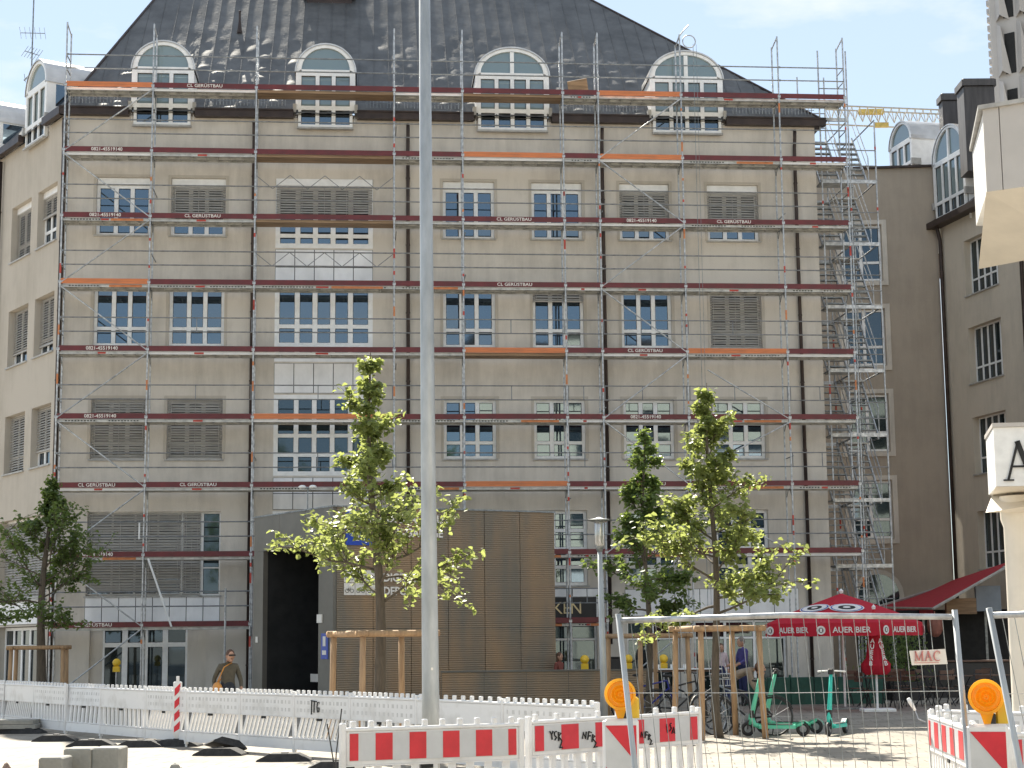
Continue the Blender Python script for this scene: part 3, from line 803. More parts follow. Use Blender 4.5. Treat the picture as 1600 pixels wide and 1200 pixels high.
# ------------------------------------------------------------------ stair tower at the right corner
tow = thing('stair_tower', 'tall narrow scaffold stair tower beside the right end of the facade', 'scaffold', (FX,FY,0), FA)
TU, TWD = (23.18,24.08,24.92), (.95,3.55)
for i,u in enumerate(TU):
    for w in TWD:
        top = ZD[8]+(1.9 if i < 2 else -.4)
        o = MB().tube((u,w,0),(u,w,top),.026,8).build('post', M['steel'], tow, 'a')
        for j in range(9):
            if rnd.random() < .4: z = .8+2*j+rnd.uniform(0,.5); MB().lathe([(.029,z),(.029,z+rnd.choice((.1,.3)))],8,(u,w,0)).build('marking_band', M['redtape'], o)
for j in range(9):
    z = ZD[j]-.35
    for w in TWD:
        for a,b in ((0,1),(1,2)):
            if j == 8 and a == 1: continue
            MB().box(TU[a]+.02,TU[b]-.02,w-.03,w+.03,z-.06,z+.05).build('ledger', M['steel'], tow)
            for s_ in (.5,1.0): MB().tube((TU[a],w-.04,z+s_),(TU[b],w-.04,z+s_),.0175,6).build('guard_rail', M['rail'], tow)
    for u in TU:
        if j == 8 and u > 25: continue
        MB().tube((u,TWD[0],z),(u,TWD[1],z),.024,6).build('ledger', M['steel_dark'], tow)
    if j == 8: break
    # landing of perforated steel and a flight in each half
    MB().box(TU[0]+.03,TU[1]-.05,TWD[0]+.02,TWD[0]+.62,z-.05,z-.005).build('landing', M['deck'], tow)
    MB().box(TU[1]+.05,TU[2]-.03,TWD[1]-.62,TWD[1]-.02,z-.05,z-.005).build('landing', M['deck'], tow)
    for h,(ua,ub) in enumerate(((TU[0]+.10,TU[0]+.74),(TU[1]+.14,TU[1]+.72))):
        fl = MB(); wa, wb_ = TWD[0]+.5, TWD[1]-.5
        for uu in (ua,ub):
            fl.add([(uu-.02,wa,z-.08),(uu+.02,wa,z-.08),(uu+.02,wa,z+.07),(uu-.02,wa,z+.07),(uu-.02,wb_,z+1.9),(uu+.02,wb_,z+1.9),(uu+.02,wb_,z+2.05),(uu-.02,wb_,z+2.05)],[(0,1,2,3),(7,6,5,4),(0,4,5,1),(3,2,6,7),(0,3,7,4),(1,5,6,2)])
        fo = fl.build('stair_flight', M['steel'], tow)
        for s_ in range(1,9):
            q = s_/9
            MB().box(ua+.02,ub-.02,wa+(wb_-wa)*q-.1,wa+(wb_-wa)*q+.1,z+2*q-.018,z+2*q+.018).build('tread', M['steel_dark'], fo)
        hr = MB(); hr.path([(ub+.03,wa,z+.9),(ub+.03,wb_,z+2.9)],.018,6); hr.path([(ub+.03,wa,z+.05),(ub+.03,wa,z+.9)],.016,6); hr.path([(ub+.03,wa,z+.5),(ub+.03,wb_,z+2.45)],.014,6); hr.build('handrail', M['steel'], fo)

# ------------------------------------------------------------------ back building and side wing on the right
back = thing('rear_building', 'shaded grey beige building with framed windows behind the stair tower', 'building', (0,0,0))
def frame_at(p, q):      # matrix: x axis from p to q, y axis away from camera side
    d = Vector((q[0]-p[0],q[1]-p[1],0)).normalized()
    n = Vector((-d.y,d.x,0))
    return Matrix(((d.x,n.x,0,p[0]),(d.y,n.y,0,p[1]),(0,0,1,0),(0,0,0,1)))
BP, BQ = (9.0,67.6), (16.95,67.0)
TB = frame_at(BP,BQ); BL = (Vector(BQ)-Vector(BP)).length
def house_sub(fn):
    global house
    keep = house; house = back; r_ = fn(); house = keep; return r_
def bwall():
    hs = []
    for r_ in range(4):
        z1 = 17.95-3.40*r_; hs.append((4.15,5.75,z1-2.25,z1))
    hs.append((4.2,5.9,.1,2.4))
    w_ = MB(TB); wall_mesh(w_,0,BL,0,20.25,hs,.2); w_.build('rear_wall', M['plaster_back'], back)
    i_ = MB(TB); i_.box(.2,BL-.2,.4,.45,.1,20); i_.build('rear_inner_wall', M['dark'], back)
    for a,b,c,d in hs[:4]:
        window(TB,back,a,b,[c,c+.75,d],2,rec=.12,gm='glass_dim',sill=False)
        s_ = MB(TB); s_.box(a-.22,a-.03,-.05,-.001,c-.2,d+.2); s_.box(b+.03,b+.22,-.05,-.001,c-.2,d+.2); s_.box(a-.03,b+.03,-.05,-.001,d+.03,d+.2); s_.box(a-.03,b+.03,-.07,-.001,c-.2,c-.03); s_.build('window_surround', M['plaster'], back)
    # arched round window low down
    a_ = MB(TB); n_ = 20
    cx, cz = 5.1, 3.3
    ring = [(cx+.95*math.cos(2*math.pi*k/n_), cz+1.0*math.sin(2*math.pi*k/n_)) for k in range(n_)]
    rin = [(cx+.78*math.cos(2*math.pi*k/n_), cz+.83*math.sin(2*math.pi*k/n_)) for k in range(n_)]
    for k in range(n_):
        j = (k+1)%n_
        a_.add([(ring[k][0],-.06,ring[k][1]),(ring[j][0],-.06,ring[j][1]),(rin[j][0],-.06,rin[j][1]),(rin[k][0],-.06,rin[k][1])],[(3,2,1,0)])
        a_.add([(ring[k][0],-.06,ring[k][1]),(ring[j][0],-.06,ring[j][1]),(ring[j][0],0,ring[j][1]),(ring[k][0],0,ring[k][1])],[(0,1,2,3)])
    ro = a_.build('round_window', M['plaster'], back)
    g_ = MB(TB); g_.add([(x,-.03,z) for x,z in rin],[tuple(range(n_))[::-1]]); g_.build('round_pane', M['glass_dim'], ro)
    cp_ = MB(TB); cp_.box(-.1,BL+.1,-.15,.1,20.25,20.33); cp_.build('coping', M['pipe'], back)
bwall()
# flat roof top so nothing shows through
rt = MB(); rt.slab([(9,67.7),(16.9,67.1),(17.2,80),(9,80)],19.9,20.2); rt.build('flat_roof', M['pipe'], back)
SP_, SQ = (16.98,67.05), (21.2,49.0)
side = thing('side_wing_building', 'beige side wing with barred windows and dark roof right of the stair tower', 'building', (0,0,0))
TSD = frame_at(SP_,SQ); SL = (Vector(SQ)-Vector(SP_)).length
def side_wing():
    hs = []
    for r_ in range(4):
        z1 = (16.75,13.35,9.9,6.35)[r_]
        hs.append((2.05,4.55,z1-2.15,z1)); hs.append((8.2,10.7,z1-2.15,z1))
    hs.append((2.0,8.0,0,2.6))
    w_ = MB(TSD); wall_mesh(w_,0,SL,0,18.1,hs,.35); w_.build('side_wall', M['plaster_side'], side)
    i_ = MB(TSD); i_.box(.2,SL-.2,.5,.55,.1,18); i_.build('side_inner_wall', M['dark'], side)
    for a,b,c,d in hs[:-1]:
        window(TSD,side,a,b,[c,c+.62,d],5,rec=.26,gm='glass_dim',fr=.06,mull=.09)
    window(TSD,side,2.0,8.0,[.02,2.0,2.58],5,rec=.26,gm='glass_dim',sill=False)
    for u in (.35,6.4):
        p_ = MB(TSD); p_.path([(u,-.25,18.0),(u,-.2,17.6),(u,-.11,17.2),(u,-.10,16.6),(u,-.10,.1)],.075,10); p_.build('downpipe', M['pipe'], side, True)
    r1 = MB(TSD); r1.add([(-9,-.35,17.95),(SL,-.35,17.95),(SL,4.2,21.6),(-9,4.2,21.6)],[(0,1,2,3)]); r1.add([(-9,-.35,17.75),(SL,-.35,17.75),(SL,-.35,17.95),(-9,-.35,17.95)],[(0,1,2,3)]); r1.add([(-9,-.35,17.75),(-9,-.35,17.95),(-9,4.2,21.6),(-9,10,17.8)],[(0,1,2,3)]); r1.build('roof', M['pipe'], side)
    e_ = MB(TSD); e_.box(-.3,SL,-.45,.0,17.70,17.94); e_.build('eave_gutter', M['pipe'], side)
side_wing()
keep_house = house; house = side
dormer(frame_at((15.9,70),(16.37,68.0)),0,2.06,3,zb=20.2,zs=21.75,depth=4.6,rise=.95)
for a,b in ((.2,2.8),):
    TD = TSD @ Matrix.Translation((0,-.15,0))
    o = dormer(TD,a,b,4,zb=18.0,zs=20.2,depth=4.4,rise=1.3)
house = keep_house
dd = MB(TSD); dd.obox((9.0,-.4,17.3),.5,.4,.5,Matrix.Rotation(.4,3,'Z')); dd.tube((8.8,-.3,16.9),(8.8,-.3,17.2),.03,6); dd.build('aircon_unit', M['white_panel'], side)
def chimney(x0,x1,y0,d,label,zb):
    a, b = at(x0,y0,d), at(x1,y0,d)
    o = thing('chimney', label, 'chimney', (a.x,a.y,0))
    w = b.x-a.x
    MB().cbox(0,w,0,w*.9,zb,a.z-.28,.03).build('shaft', M['pipe2'], o)
    MB().cbox(-.07,w+.07,-.07,w*.9+.07,a.z-.28,a.z,.04).build('cap', M['pipe2'], o)
M['pipe2'] = mat('dark_slate_cladding', (.075,.068,.068), .55, var=.3, scale=2, stretch=(3,3,.4))
chimney(1472,1501,146,66,'dark narrow chimney stack left of the wider one behind the barrel dormers',19)
chimney(1505,1553,123,63,'dark wide chimney stack next to the concrete tower',19)
# far antenna on the left roof, crane behind
an = thing('roof_antenna', 'thin television antenna mast standing on the left roof', 'antenna', at(48,150,58))
m_ = MB(); m_.tube((0,0,-1.5),(0,0,4.2),.028,6); m_.build('mast', M['steel_dark'], an)
for z,hw,ang in ((2.28,.42,.1),(1.55,.3,.9)):
    m_ = MB(); d_ = Vector((math.cos(ang),math.sin(ang),.0))
    m_.tube(-d_*hw+Vector((0,0,z)),d_*hw+Vector((0,0,z)),.014,5)
    for k in range(6):
        p = d_*hw*(k/2.5-1)+Vector((0,0,z)); m_.tube(p+Vector((-d_.y*.2,d_.x*.2,-.14)),p+Vector((d_.y*.2,-d_.x*.2,.14)),.008,4)
    m_.build('aerial', M['steel_dark'], an)
m_ = MB(); m_.tube((-.25,-.02,.55),(.22,-.02,1.05),.03,5); m_.tube((-.2,0,.5),(-.25,0,.8),.012,4); m_.build('yagi', M['steel_dark'], an)
cr0, cr1 = at(1290,171,150), at(1500,180,150)
crane = thing('tower_crane', 'distant yellow lattice crane jib against the sky', 'crane', (cr0.x,cr0.y,0))
def cl(v): return v-Vector((cr0.x,cr0.y,0))
M['crane'] = mat('crane_paint', (.45,.42,.36), .6, var=.2)
M['crane_y'] = mat('crane_yellow', (.55,.42,.12), .6, var=.2)
p0, p1 = cl(cr0), cl(at(1560,182,150))
m_ = MB(); H_ = Vector((0,0,1.2)); 
for off in (Vector((0,0,0)),H_-Vector((0,.6,0)),Vector((0,1.2,0.)),): m_.tube(p0-off,p1-off,.075,5)
n_ = 22
for k in range(n_):
    a_, b_ = p0.lerp(p1,k/n_), p0.lerp(p1,(k+1)/n_)
    md = (a_+b_)/2
    for off in (Vector((0,0,0)),Vector((0,1.2,0))):
        m_.tube(a_-off,md-H_+Vector((0,.6,0))-Vector((0,1.2,0)),.04,4); m_.tube(md-H_-Vector((0,.6,0)),b_-off,.04,4)
m_.build('jib', M['crane'], crane)
m_ = MB(); q_ = cl(at(1360,176,149.6)); m_.box(q_.x-1.0,q_.x+1.2,q_.y,q_.y+.4,q_.z-.1,q_.z+.35); m_.box(q_.x+.3,q_.x+1.6,q_.y,q_.y+.4,q_.z-1.3,q_.z-.9); m_.build('trolley', M['crane_y'], crane)
m_ = MB(); m_.tube(p1+Vector((6,0,-60)),p1+Vector((6,0,4)),.7,4); m_.build('mast', M['crane'], crane)
# ------------------------------------------------------------------ concrete tower far right
ct = at(1551,138,72)
tower = thing('concrete_tower', 'pale concrete tower block with angled louvres at the top right', 'building', (ct.x,72,0), R(-38))
m_ = MB(); m_.cbox(0,9,0,9,0,34,.05); m_.build('core', M['cream2'] if 'cream2' in M else M['light_panel'], tower)
for k in range(5):
    z = 20.5+k*2.5
    for j in range(6):
        m_ = MB(); x = .3+j*.9
        m_.add([(x,-.02,z),(x+.3,-.3,z+.2),(x+.3,-.3,z+2.2),(x,-.02,z+2.4),(x+.6,-.02,z)],[(0,1,2,3),(1,4,2)]); m_.build('louvre', M['light_panel'], tower)
        m_ = MB(); m_.box(x+.35,x+.8,-.03,-.001,z+.1,z+1.9); m_.build('dark_opening', M['hole'], tower)
for k in range(40):
    m_ = MB(); m_.box(-.14,.0,.1,.5,19+k*.38,19+k*.38+.25); m_.build('edge_block', M['light_panel'], tower)
# ------------------------------------------------------------------ near building on the right: oriel, sign box, column
near = thing('corner_building', 'cream and white panelled oriel building cropped by the right edge', 'building', (0,0,0))
ND = 27.0
c0, c1 = at(1534,165,ND), at(1516,168,ND+2.4)
zt, zb2 = c0.z, at(1530,300,ND).z
e0 = Vector((c0.x,c0.y)); e1 = Vector((c1.x,c1.y))
dr = Vector((math.cos(R(-30)),math.sin(R(-30))))
er = e0+dr*6
for k,(s0,s1) in enumerate(((0,.27),(.27,1.35),(1.35,2.5),(2.5,3.7))):
    a, b = e0+dr*(s0+.008), e0+dr*(s1-.008)
    n_ = Vector((-dr.y,dr.x))*.06
    MB().slab([(a.x,a.y),(b.x,b.y),(b.x+n_.x,b.y+n_.y),(a.x+n_.x,a.y+n_.y)],zb2,zt-.07).build('panel', M['light_panel'], near)
core_n = Vector((-dr.y,dr.x))
e0b, erb = e0+core_n*.055, er+core_n*.055
m_ = MB(); m_.slab([(e0b.x,e0b.y),(erb.x,erb.y),(erb.x+2,erb.y+6),(e1.x,e1.y)],zb2+.02,zt-.1); m_.build('oriel_core', M['white_frame'], near)
m_ = MB(); e0o = e0-dr*.05-core_n*.05; e1o = e1-dr*.05; m_.slab([(e0o.x,e0o.y),(er.x,er.y-.1),(erb.x+2,erb.y+6),(e1o.x,e1o.y)],zt-.07,zt); m_.build('coping', M['sill'], near)
# sloping soffit
lo = Vector((e0.x,e0.y,0))+Vector((dr.x,dr.y,0))*1.1+Vector((core_n.x,core_n.y,0))*1.7
zl = zb2-.75
A_, B_, C_, D_ = Vector((e0.x,e0.y,zb2)), Vector((er.x,er.y,zb2)), Vector((er.x,er.y,zl))+Vector((core_n.x,core_n.y,0))*1.7, Vector((e1.x,e1.y,zb2-1.0))
m_ = MB(); m_.add([A_,B_,C_,Vector((lo.x,lo.y,zl)),Vector((e1.x,e1.y,zb2-.75))],[(0,1,2,3,4)][::-1] if False else [(4,3,2,1,0)])
m_.add([Vector((lo.x,lo.y,zl)),C_,C_+Vector((0,0,.8)),Vector((lo.x,lo.y,zl+.8))],[(0,1,2,3)]); m_.build('sloping_soffit', M['cream'], near)
jn = MB()
for s_ in (.35,.75):
    p, q = A_.lerp(B_,.02+s_*.25), Vector((lo.x,lo.y,zl)).lerp(C_,s_*.2); jn.tube(p-Vector((0,0,.01)),q-Vector((0,0,.01)),.014,4)
jn.build('soffit_joint', M['hole'], near)
# recessed glazed wall below the oriel
w0 = Vector((lo.x,lo.y))+dr*.35+core_n*.4
m_ = MB(); wr = w0+dr*5; m_.slab([(w0.x,w0.y),(wr.x,wr.y),(wr.x+1,wr.y+4),(w0.x+1,w0.y+4)],2.5,zl+.5); m_.build('glazed_wall', M['glass_dim'], near)
for k in range(6):
    p = w0+dr*(.06+k*.32); m_ = MB(); m_.obox((p.x,p.y-.04,5.6),.06,.06,6.4,Matrix.Identity(3)); m_.build('mullion', M['white_frame'], near)
# sign box
SB = 24.0
s0, s1 = at(1552,672,SB), at(1541,700,SB+1.5)
sz0, sz1 = at(1553,760,SB).z, at(1552,668,SB).z
box_ = thing('sign_box', 'white hexagonal sign box with a large black serif letter A at the right edge', 'sign', (0,0,0))
sd = Vector((math.cos(R(-6)),math.sin(R(-6))))
a, b = Vector((s0.x,s0.y)), Vector((s0.x,s0.y))+sd*2.4
c = Vector((s1.x,s1.y)); d = b+Vector((0,1.5))
m_ = MB(); m_.slab([(a.x,a.y),(b.x,b.y),(d.x,d.y),(c.x,c.y)],sz0,sz1); m_.build('box', M['white_panel2'] if 'white_panel2' in M else M['white_frame'], box_)
m_ = MB(); m_.slab([(a.x-.02,a.y-.03),(b.x,b.y-.03),(d.x,d.y),(c.x-.02,c.y)],sz1+.003,sz1+.06); m_.build('top_trim', M['light_panel'], box_)
m_ = MB(); l0 = Vector((a.x,a.y,sz0-.003)); l1 = Vector((b.x,b.y,sz0-.003)); l2 = Vector((c.x+.05,c.y,sz0-.003)); 
m_.add([l0,l1,Vector((b.x,b.y+.9,sz0-.30)),Vector((a.x+.08,a.y+.9,sz0-.30)),l2],[(4,3,2,1,0)]); m_.add([l2,Vector((a.x+.08,a.y+.9,sz0-.30)),Vector((b.x,b.y+.9,sz0-.30)),Vector((b.x,b.y+1.4,sz0))],[(0,1,2,3)]); m_.build('under_skirt', M['cream'], box_)
def serif(parent, origin, xdir, h, letters, m_ink):
    X = Vector((xdir[0],xdir[1],0)); nrm = Vector((-xdir[1],xdir[0],0))*-.012
    def stroke(mb, p, q, w0_, w1_=None):
        w1_ = w0_ if w1_ is None else w1_
        d_ = (Vector(q)-Vector(p)).normalized(); n_ = Vector((-d_.y,d_.x))
        P = [Vector(p)+n_*w0_/2,Vector(p)-n_*w0_/2,Vector(q)-n_*w1_/2,Vector(q)+n_*w1_/2]
        V = [Vector(origin)+X*(pt.x*h)+Vector((0,0,pt.y*h)) for pt in P]
        mb.add([v+nrm for v in V]+[v for v in V],[(0,1,2,3),(0,4,5,1),(1,5,6,2),(2,6,7,3),(3,7,4,0)])
    x = 0
    for L_ in letters:
        mb = MB()
        if L_ == 'A':
            stroke(mb,(x+.36,1),(x+.08,.02),.06); stroke(mb,(x+.34,1.0),(x+.66,.02),.13); stroke(mb,(x+.18,.36),(x+.54,.36),.05)
            stroke(mb,(x-.04,.02),(x+.22,.02),.04); stroke(mb,(x+.50,.02),(x+.80,.02),.04); x += .86
        elif L_ == 'V':
            stroke(mb,(x+.06,.98),(x+.34,0),.13); stroke(mb,(x+.62,.98),(x+.36,0),.06); stroke(mb,(x-.04,.98),(x+.2,.98),.04); stroke(mb,(x+.5,.98),(x+.76,.98),.04); x += .86
        elif L_ == 'M':
            stroke(mb,(x+.10,.02),(x+.12,.98),.05); stroke(mb,(x+.10,.98),(x+.45,.05),.11); stroke(mb,(x+.78,.98),(x+.45,.05),.05); stroke(mb,(x+.80,.02),(x+.78,.98),.11)
            for q in (.1,.8): stroke(mb,(x+q-.12,.02),(x+q+.12,.02),.035)
            stroke(mb,(x-.0,.98),(x+.16,.98),.035); stroke(mb,(x+.76,.98),(x+.94,.98),.035); x += 1.02
        elif L_ == 'C':
            pts = [(x+.42+.36*math.cos(t),.5+.49*math.sin(t)) for t in [R(50)+R(260)*k/10 for k in range(11)]]
            for k in range(10): stroke(mb,pts[k],pts[k+1],.04+.08*math.sin(math.pi*(k+.0)/10),.04+.08*math.sin(math.pi*(k+1)/10))
            stroke(mb,(x+.66,.92),(x+.66,.70),.035); x += .86
        mb.build('letter', m_ink, parent)
serif(box_, (a.x+.12*sd.x,a.y+.12*sd.y-.02,at(1562,752,SB).z), sd, (at(1562,690,SB).z-at(1562,752,SB).z), 'AV', M['ink'])
# column under the sign
cpos = at(1588,900,SB+1.2)
colm = thing('round_column', 'thick cream column under the white sign box at the right edge', 'column', (cpos.x+.12,cpos.y,0))
m_ = MB(); m_.lathe([(.34,0),(.34,.25),(.27,.30),(.26,3.3),(.30,3.42),(.30,3.75)],28); m_.build('shaft', M['cream'], colm, 'a')

# ------------------------------------------------------------------ garage entrance pavilion
GK = Vector((-4.25,41.0)); GR = Vector((1.02,43.8)); GL = Vector((-6.65,44.6)); GZ = 4.93
garage = thing('garage_entrance', 'dark bronze metal clad garage entrance pavilion with a black opening', 'building', (0,0,0))
TGR = frame_at(GK,GR); GRL = (GR-GK).length
TGL = frame_at(GL,GK); GLL = (GK-GL).length
for k in range(6):
    for z0,z1 in ((.02,2.05),(2.05,GZ)):
        a, b = GRL*k/6+.008, GRL*(k+1)/6-.008
        if k == 0: a += .06
        MB(TGR).box(a,b,-.03-rnd.uniform(0,.004),.0,z0+.008,z1-.008).build('cladding_panel', M['bronze'], garage)
m_ = MB(); bk = GL+(GR-GK)
off = lambda v,d_: v
m_.slab([(GK.x+.02,GK.y+.01),(GR.x,GR.y+.002),(bk.x,bk.y),(GL.x+.3,GL.y+.3)],GZ-.25,GZ-.02); m_.build('roof_slab', M['grey_sheet'], garage)
m_ = MB(TGR); m_.box(.001,GRL,.001,.10,0,GZ-.26); m_.build('side_wall', M['grey_sheet'], garage)
m_ = MB(); m_.M = None; m_.slab([(GL.x,GL.y),(GL.x+.2,GL.y+.15),(bk.x,bk.y-.02),(bk.x-.1,bk.y+.15)],0,GZ-.3); m_.build('rear_wall', M['dark'], garage)
o1, o2, oz = .55, GLL-.72, 4.05
m_ = MB(TGL); m_.box(0,o1,-.03,.1,0,oz); m_.box(o2,GLL+.02,-.03,.1,0,oz)
for k in range(3): m_.box(GLL*k/3+.006,GLL*(k+1)/3-.006,-.03,.1,oz+.004,GZ)
m_.build('portal_frame', M['grey_sheet'], garage)
m_ = MB(TGL); m_.box(o1+.01,o2-.01,3.4,3.45,0,oz); m_.box(o1-.02,o1,.1,3.4,0,oz); m_.box(o2,o2+.02,.1,3.4,0,oz); m_.box(o1,o2,.1,3.4,oz-.03,oz-.004); m_.box(o1,o2,.1,3.4,.006,.012); m_.build('passage_lining', M['dark'], garage)
m_ = MB(TGR); m_.box(0,GRL+.02,-.05,.06,GZ-.006,GZ+.03); m_.M = TGL; m_.box(-.02,GLL+.03,-.05,.06,GZ-.005,GZ+.031); m_.build('roof_edge', M['steel_dark'], garage)
m_ = MB(TGL); m_.box(o1+.25,o1+1.35,1.2,1.24,.75,.95); m_.build('notice_plate', M['letter'], garage)
m_ = MB(TGL); m_.box(o1+1.0,o1+1.05,2.6,2.64,1.6,3.0); m_.build('strip_light', M['foil'], garage)
def gsign(u0,u1,z0,z1,name,m0):
    q = MB(TGR); q.box(u0,u1,-.058,-.038,z0,z1); return q.build(name, m0, garage)
def gtext(s,u,z,size,parent,m0=None,bold=.004,sx=.9,al='LEFT'):
    me = text_mesh(s,size,m0 or M['letter'],bold,al,.003,sx)
    o = link('lettering', me, parent)
    o.matrix_local = TGR @ Matrix.Translation((u,-.066,z)); return o
ps = gsign(.28,1.05,4.02,4.85,'parking_sign',M['blue']); gtext('P',.66,4.43,.92,ps,bold=.03,al='CENTER')
gtext('HOFBRÄUHAUS',1.13,4.66,.285,garage,bold=.008); gtext('RI-GARAGE',1.52,4.33,.285,garage,bold=.008)
for k in range(3):
    for j in range(2):
        q = gsign(.24+k*.285,.24+k*.285+.27,2.84+j*.30,2.84+j*.30+.285,'pictogram',M['letter'])
        b_ = MB(TGR); cu, cz = .375+k*.285, 2.97+j*.30
        for s_ in (-.06,.06): b_.path([(cu+s_+.045*math.cos(t*.7854),-.062,cz-.03+.045*math.sin(t*.7854)) for t in range(8)],.006,4,True)
        b_.path([(cu-.06,-.062,cz-.03),(cu-.02,-.062,cz+.04),(cu+.03,-.062,cz+.04),(cu,-.062,cz-.03),(cu-.02,-.062,cz+.04)],.006,4); b_.build('bicycle_mark', M['ink'], q)
gtext('DIGITAL',1.24,3.25,.27,garage,bold=.008); gtext('DEPOT',1.24,2.93,.27,garage,bold=.008)
m_ = MB(TGL); m_.box(o2+.18,o2+.52,-.05,-.034,1.35,1.95); bs = m_.build('small_blue_sign', M['blue'], garage)
m_ = MB(TGL); m_.box(o2+.25,o2+.45,-.058,-.053,1.45,1.55); m_.box(o2+.28,o2+.42,-.058,-.053,1.65,1.88); m_.build('sign_print', M['letter'], bs)
MB(TGL).box(o2-.03,o2+.22,-.06,-.034,2.2,2.4).build('small_plate', M['letter'], garage); MB(TGL).box(.18,.3,-.05,-.034,1.75,1.9).build('small_plate', M['letter'], garage)
# low ribbed wall running right
para = thing('low_ramp_wall', 'low bronze ribbed parapet wall right of the garage entrance', 'wall', (0,0,0))
PA, PB = gx(690,40.3), gx(1018,40.6)
TP = frame_at(PA.xy,PB.xy); PL = (PB-PA).length
for k in range(5): MB(TP).box(PL*k/5+.006,PL*(k+1)/5-.006,-.03,.0,.02,1.02).build('panel', M['bronze'], para)
m_ = MB(TP); m_.box(0,PL,.001,.22,0,1.02); m_.box(-.02,PL+.02,-.05,.25,1.024,1.06); m_.build('core', M['grey_sheet'], para)

# ------------------------------------------------------------------ lamp poles
bp_ = gx(672.5,20.0)
pole = thing('lamp_pole', 'tall thick galvanised lamp pole in front of the facade', 'pole', bp_)
m_ = MB(); m_.path([(0,0,0),(0,0,1.2),(-.02,0,4),(-.06,0,12)],[.105,.098,.085,.06],24); m_.build('shaft', M['steel_pole'], pole, True)
m_ = MB(); m_.lathe([(.17,0),(.17,.03),(.115,.05),(.112,.12)],20); m_.build('base_collar', M['steel_pole'], pole, 'a')
m_ = MB(); m_.box(.01,.035,-.104,-.100,1.42,1.45); m_.build('number_tag', M['letter'], pole)
l2 = gx(942,33.0)
lamp = thing('street_lamp', 'slim grey street lamp with cylindrical glass head beside the low wall', 'street lamp', l2)
zt_ = at(938,800,33).z
m_ = MB(); m_.path([(0,0,0),(0,0,1.0),(-.03,0,zt_-.75)],[.075,.065,.045],16); m_.build('pole', M['steel_pole'], lamp, True)
m_ = MB(); m_.lathe([(.05,0),(.075,.06),(.085,.10)],16,(-.03,0,zt_-.75)); m_.build('head_collar', M['steel_dark'], lamp, 'a')
m_ = MB(); m_.lathe([(.085,.10),(.095,.12),(.095,.55),(.085,.57)],16,(-.03,0,zt_-.75)); m_.build('glass_cylinder', mat('lamp_glass',(.55,.55,.55),.1,metal=.5,var=.2,scale=6,stretch=(5,5,.3)), lamp, 'a')
m_ = MB(); m_.lathe([(.09,.56),(.245,.59),(.25,.60),(.09,.625),(.03,.65)],20,(-.03,0,zt_-.75)); m_.build('hat', M['steel_dark'], lamp, 'a')

# ------------------------------------------------------------------ trees
DF = [1.0]
def tree(label, loc, H, zc, rad, seed, leafmat, n_limb=26, trunk=.085, dens=1.0, lean=0.0):
    q = random.Random(seed)
    t = thing('lime_tree', label, 'tree', loc)
    def axis(z): return Vector((lean*z/H+.05*math.sin(z*1.3+seed), .05*math.cos(z*1.1+seed), z))
    pts = [axis(H*k/14) for k in range(15)]; pts[0] = Vector((0,0,-.05))
    tr = MB(); tr.path(pts,[trunk*(1.15 if k == 0 else 1)*(1-k/14)**.8+.008 for k in range(15)],10)
    tr.build('trunk', M['bark'], t, True)
    br, lf = MB(), MB()
    def leaf(p, s):
        d = Vector((q.gauss(0,1),q.gauss(0,1),q.uniform(-1.0,.25))).normalized()
        n_ = Vector((q.gauss(0,.6),q.gauss(0,.6),1)); side_ = d.cross(n_)
        if side_.length < .1: return
        side_.normalize(); up = side_.cross(d)
        f_ = q.uniform(.05,.35)
        lf.add([p,p+d*s*.38+side_*s*.46+up*s*f_,p+d*s*.85+side_*s*.30+up*s*f_*.7,p+d*s*1.12,p+d*s*.85-side_*s*.30+up*s*f_*.7,p+d*s*.38-side_*s*.46+up*s*f_],[(0,1,2,3),(0,3,4,5)])
    def twig(p, d, L, r, lv):
        m = 5; P = [p]
        dd = d.copy()
        for k in range(m):
            dd = (dd+Vector((q.gauss(0,.16),q.gauss(0,.16),q.gauss(.02,.12)))).normalized(); P.append(P[-1]+dd*L/m)
        br.path(P,[r*(1-.75*k/m) for k in range(m+1)],5 if lv else 6)
        for k in range(1,m+1):
            if lv == 0 or k >= 1:
                if lv < 2 and k >= (2 if lv == 0 else 1):
                    for _ in range(2 if lv == 0 else 1):
                        if q.random() < (.95 if lv == 0 else .55)*dens:
                            e = (dd+Vector((q.gauss(0,.6),q.gauss(0,.6),q.gauss(.15,.35)))).normalized()
                            twig(P[k], e, L*q.uniform(.3,.6), max(.004,r*.5), lv+1)
            nl = int((3.3 if lv else 2)*dens*DF[0]*q.uniform(.4,1.5)) if (lv or k>2) else 0
            for _ in range(nl):
                leaf(P[k]+Vector((q.gauss(0,.05),q.gauss(0,.05),q.gauss(-.02,.05))), q.uniform(.065,.115))
    for i in range(n_limb):
        f_ = (i+.5)/n_limb; DF[0] = 1.0-.62*f_
        z = zc+(H*.97-zc)*f_
        ang = i*2.399+q.uniform(-.4,.4)
        prof = (.78+.22*math.sin(math.pi*min(1,f_*1.8)))*(1-f_)**.85+.04
        L = max(.12,rad*prof*q.uniform(.5,1.35))
        el = R(q.uniform(-6,32)+36*f_)
        d = Vector((math.cos(ang)*math.cos(el),math.sin(ang)*math.cos(el),math.sin(el)))
        twig(axis(z), d, L, max(.008,.028*(1-f_*.7)), 0)
    for _ in range(int(45*dens)): leaf(axis(H*q.uniform(.78,1.0))+Vector((q.gauss(0,.10),q.gauss(0,.10),0)), q.uniform(.07,.11))
    br.build('branches', M['bark'], t, True)
    tag(lf.build('crown', leafmat, t), kind='stuff')
    return t
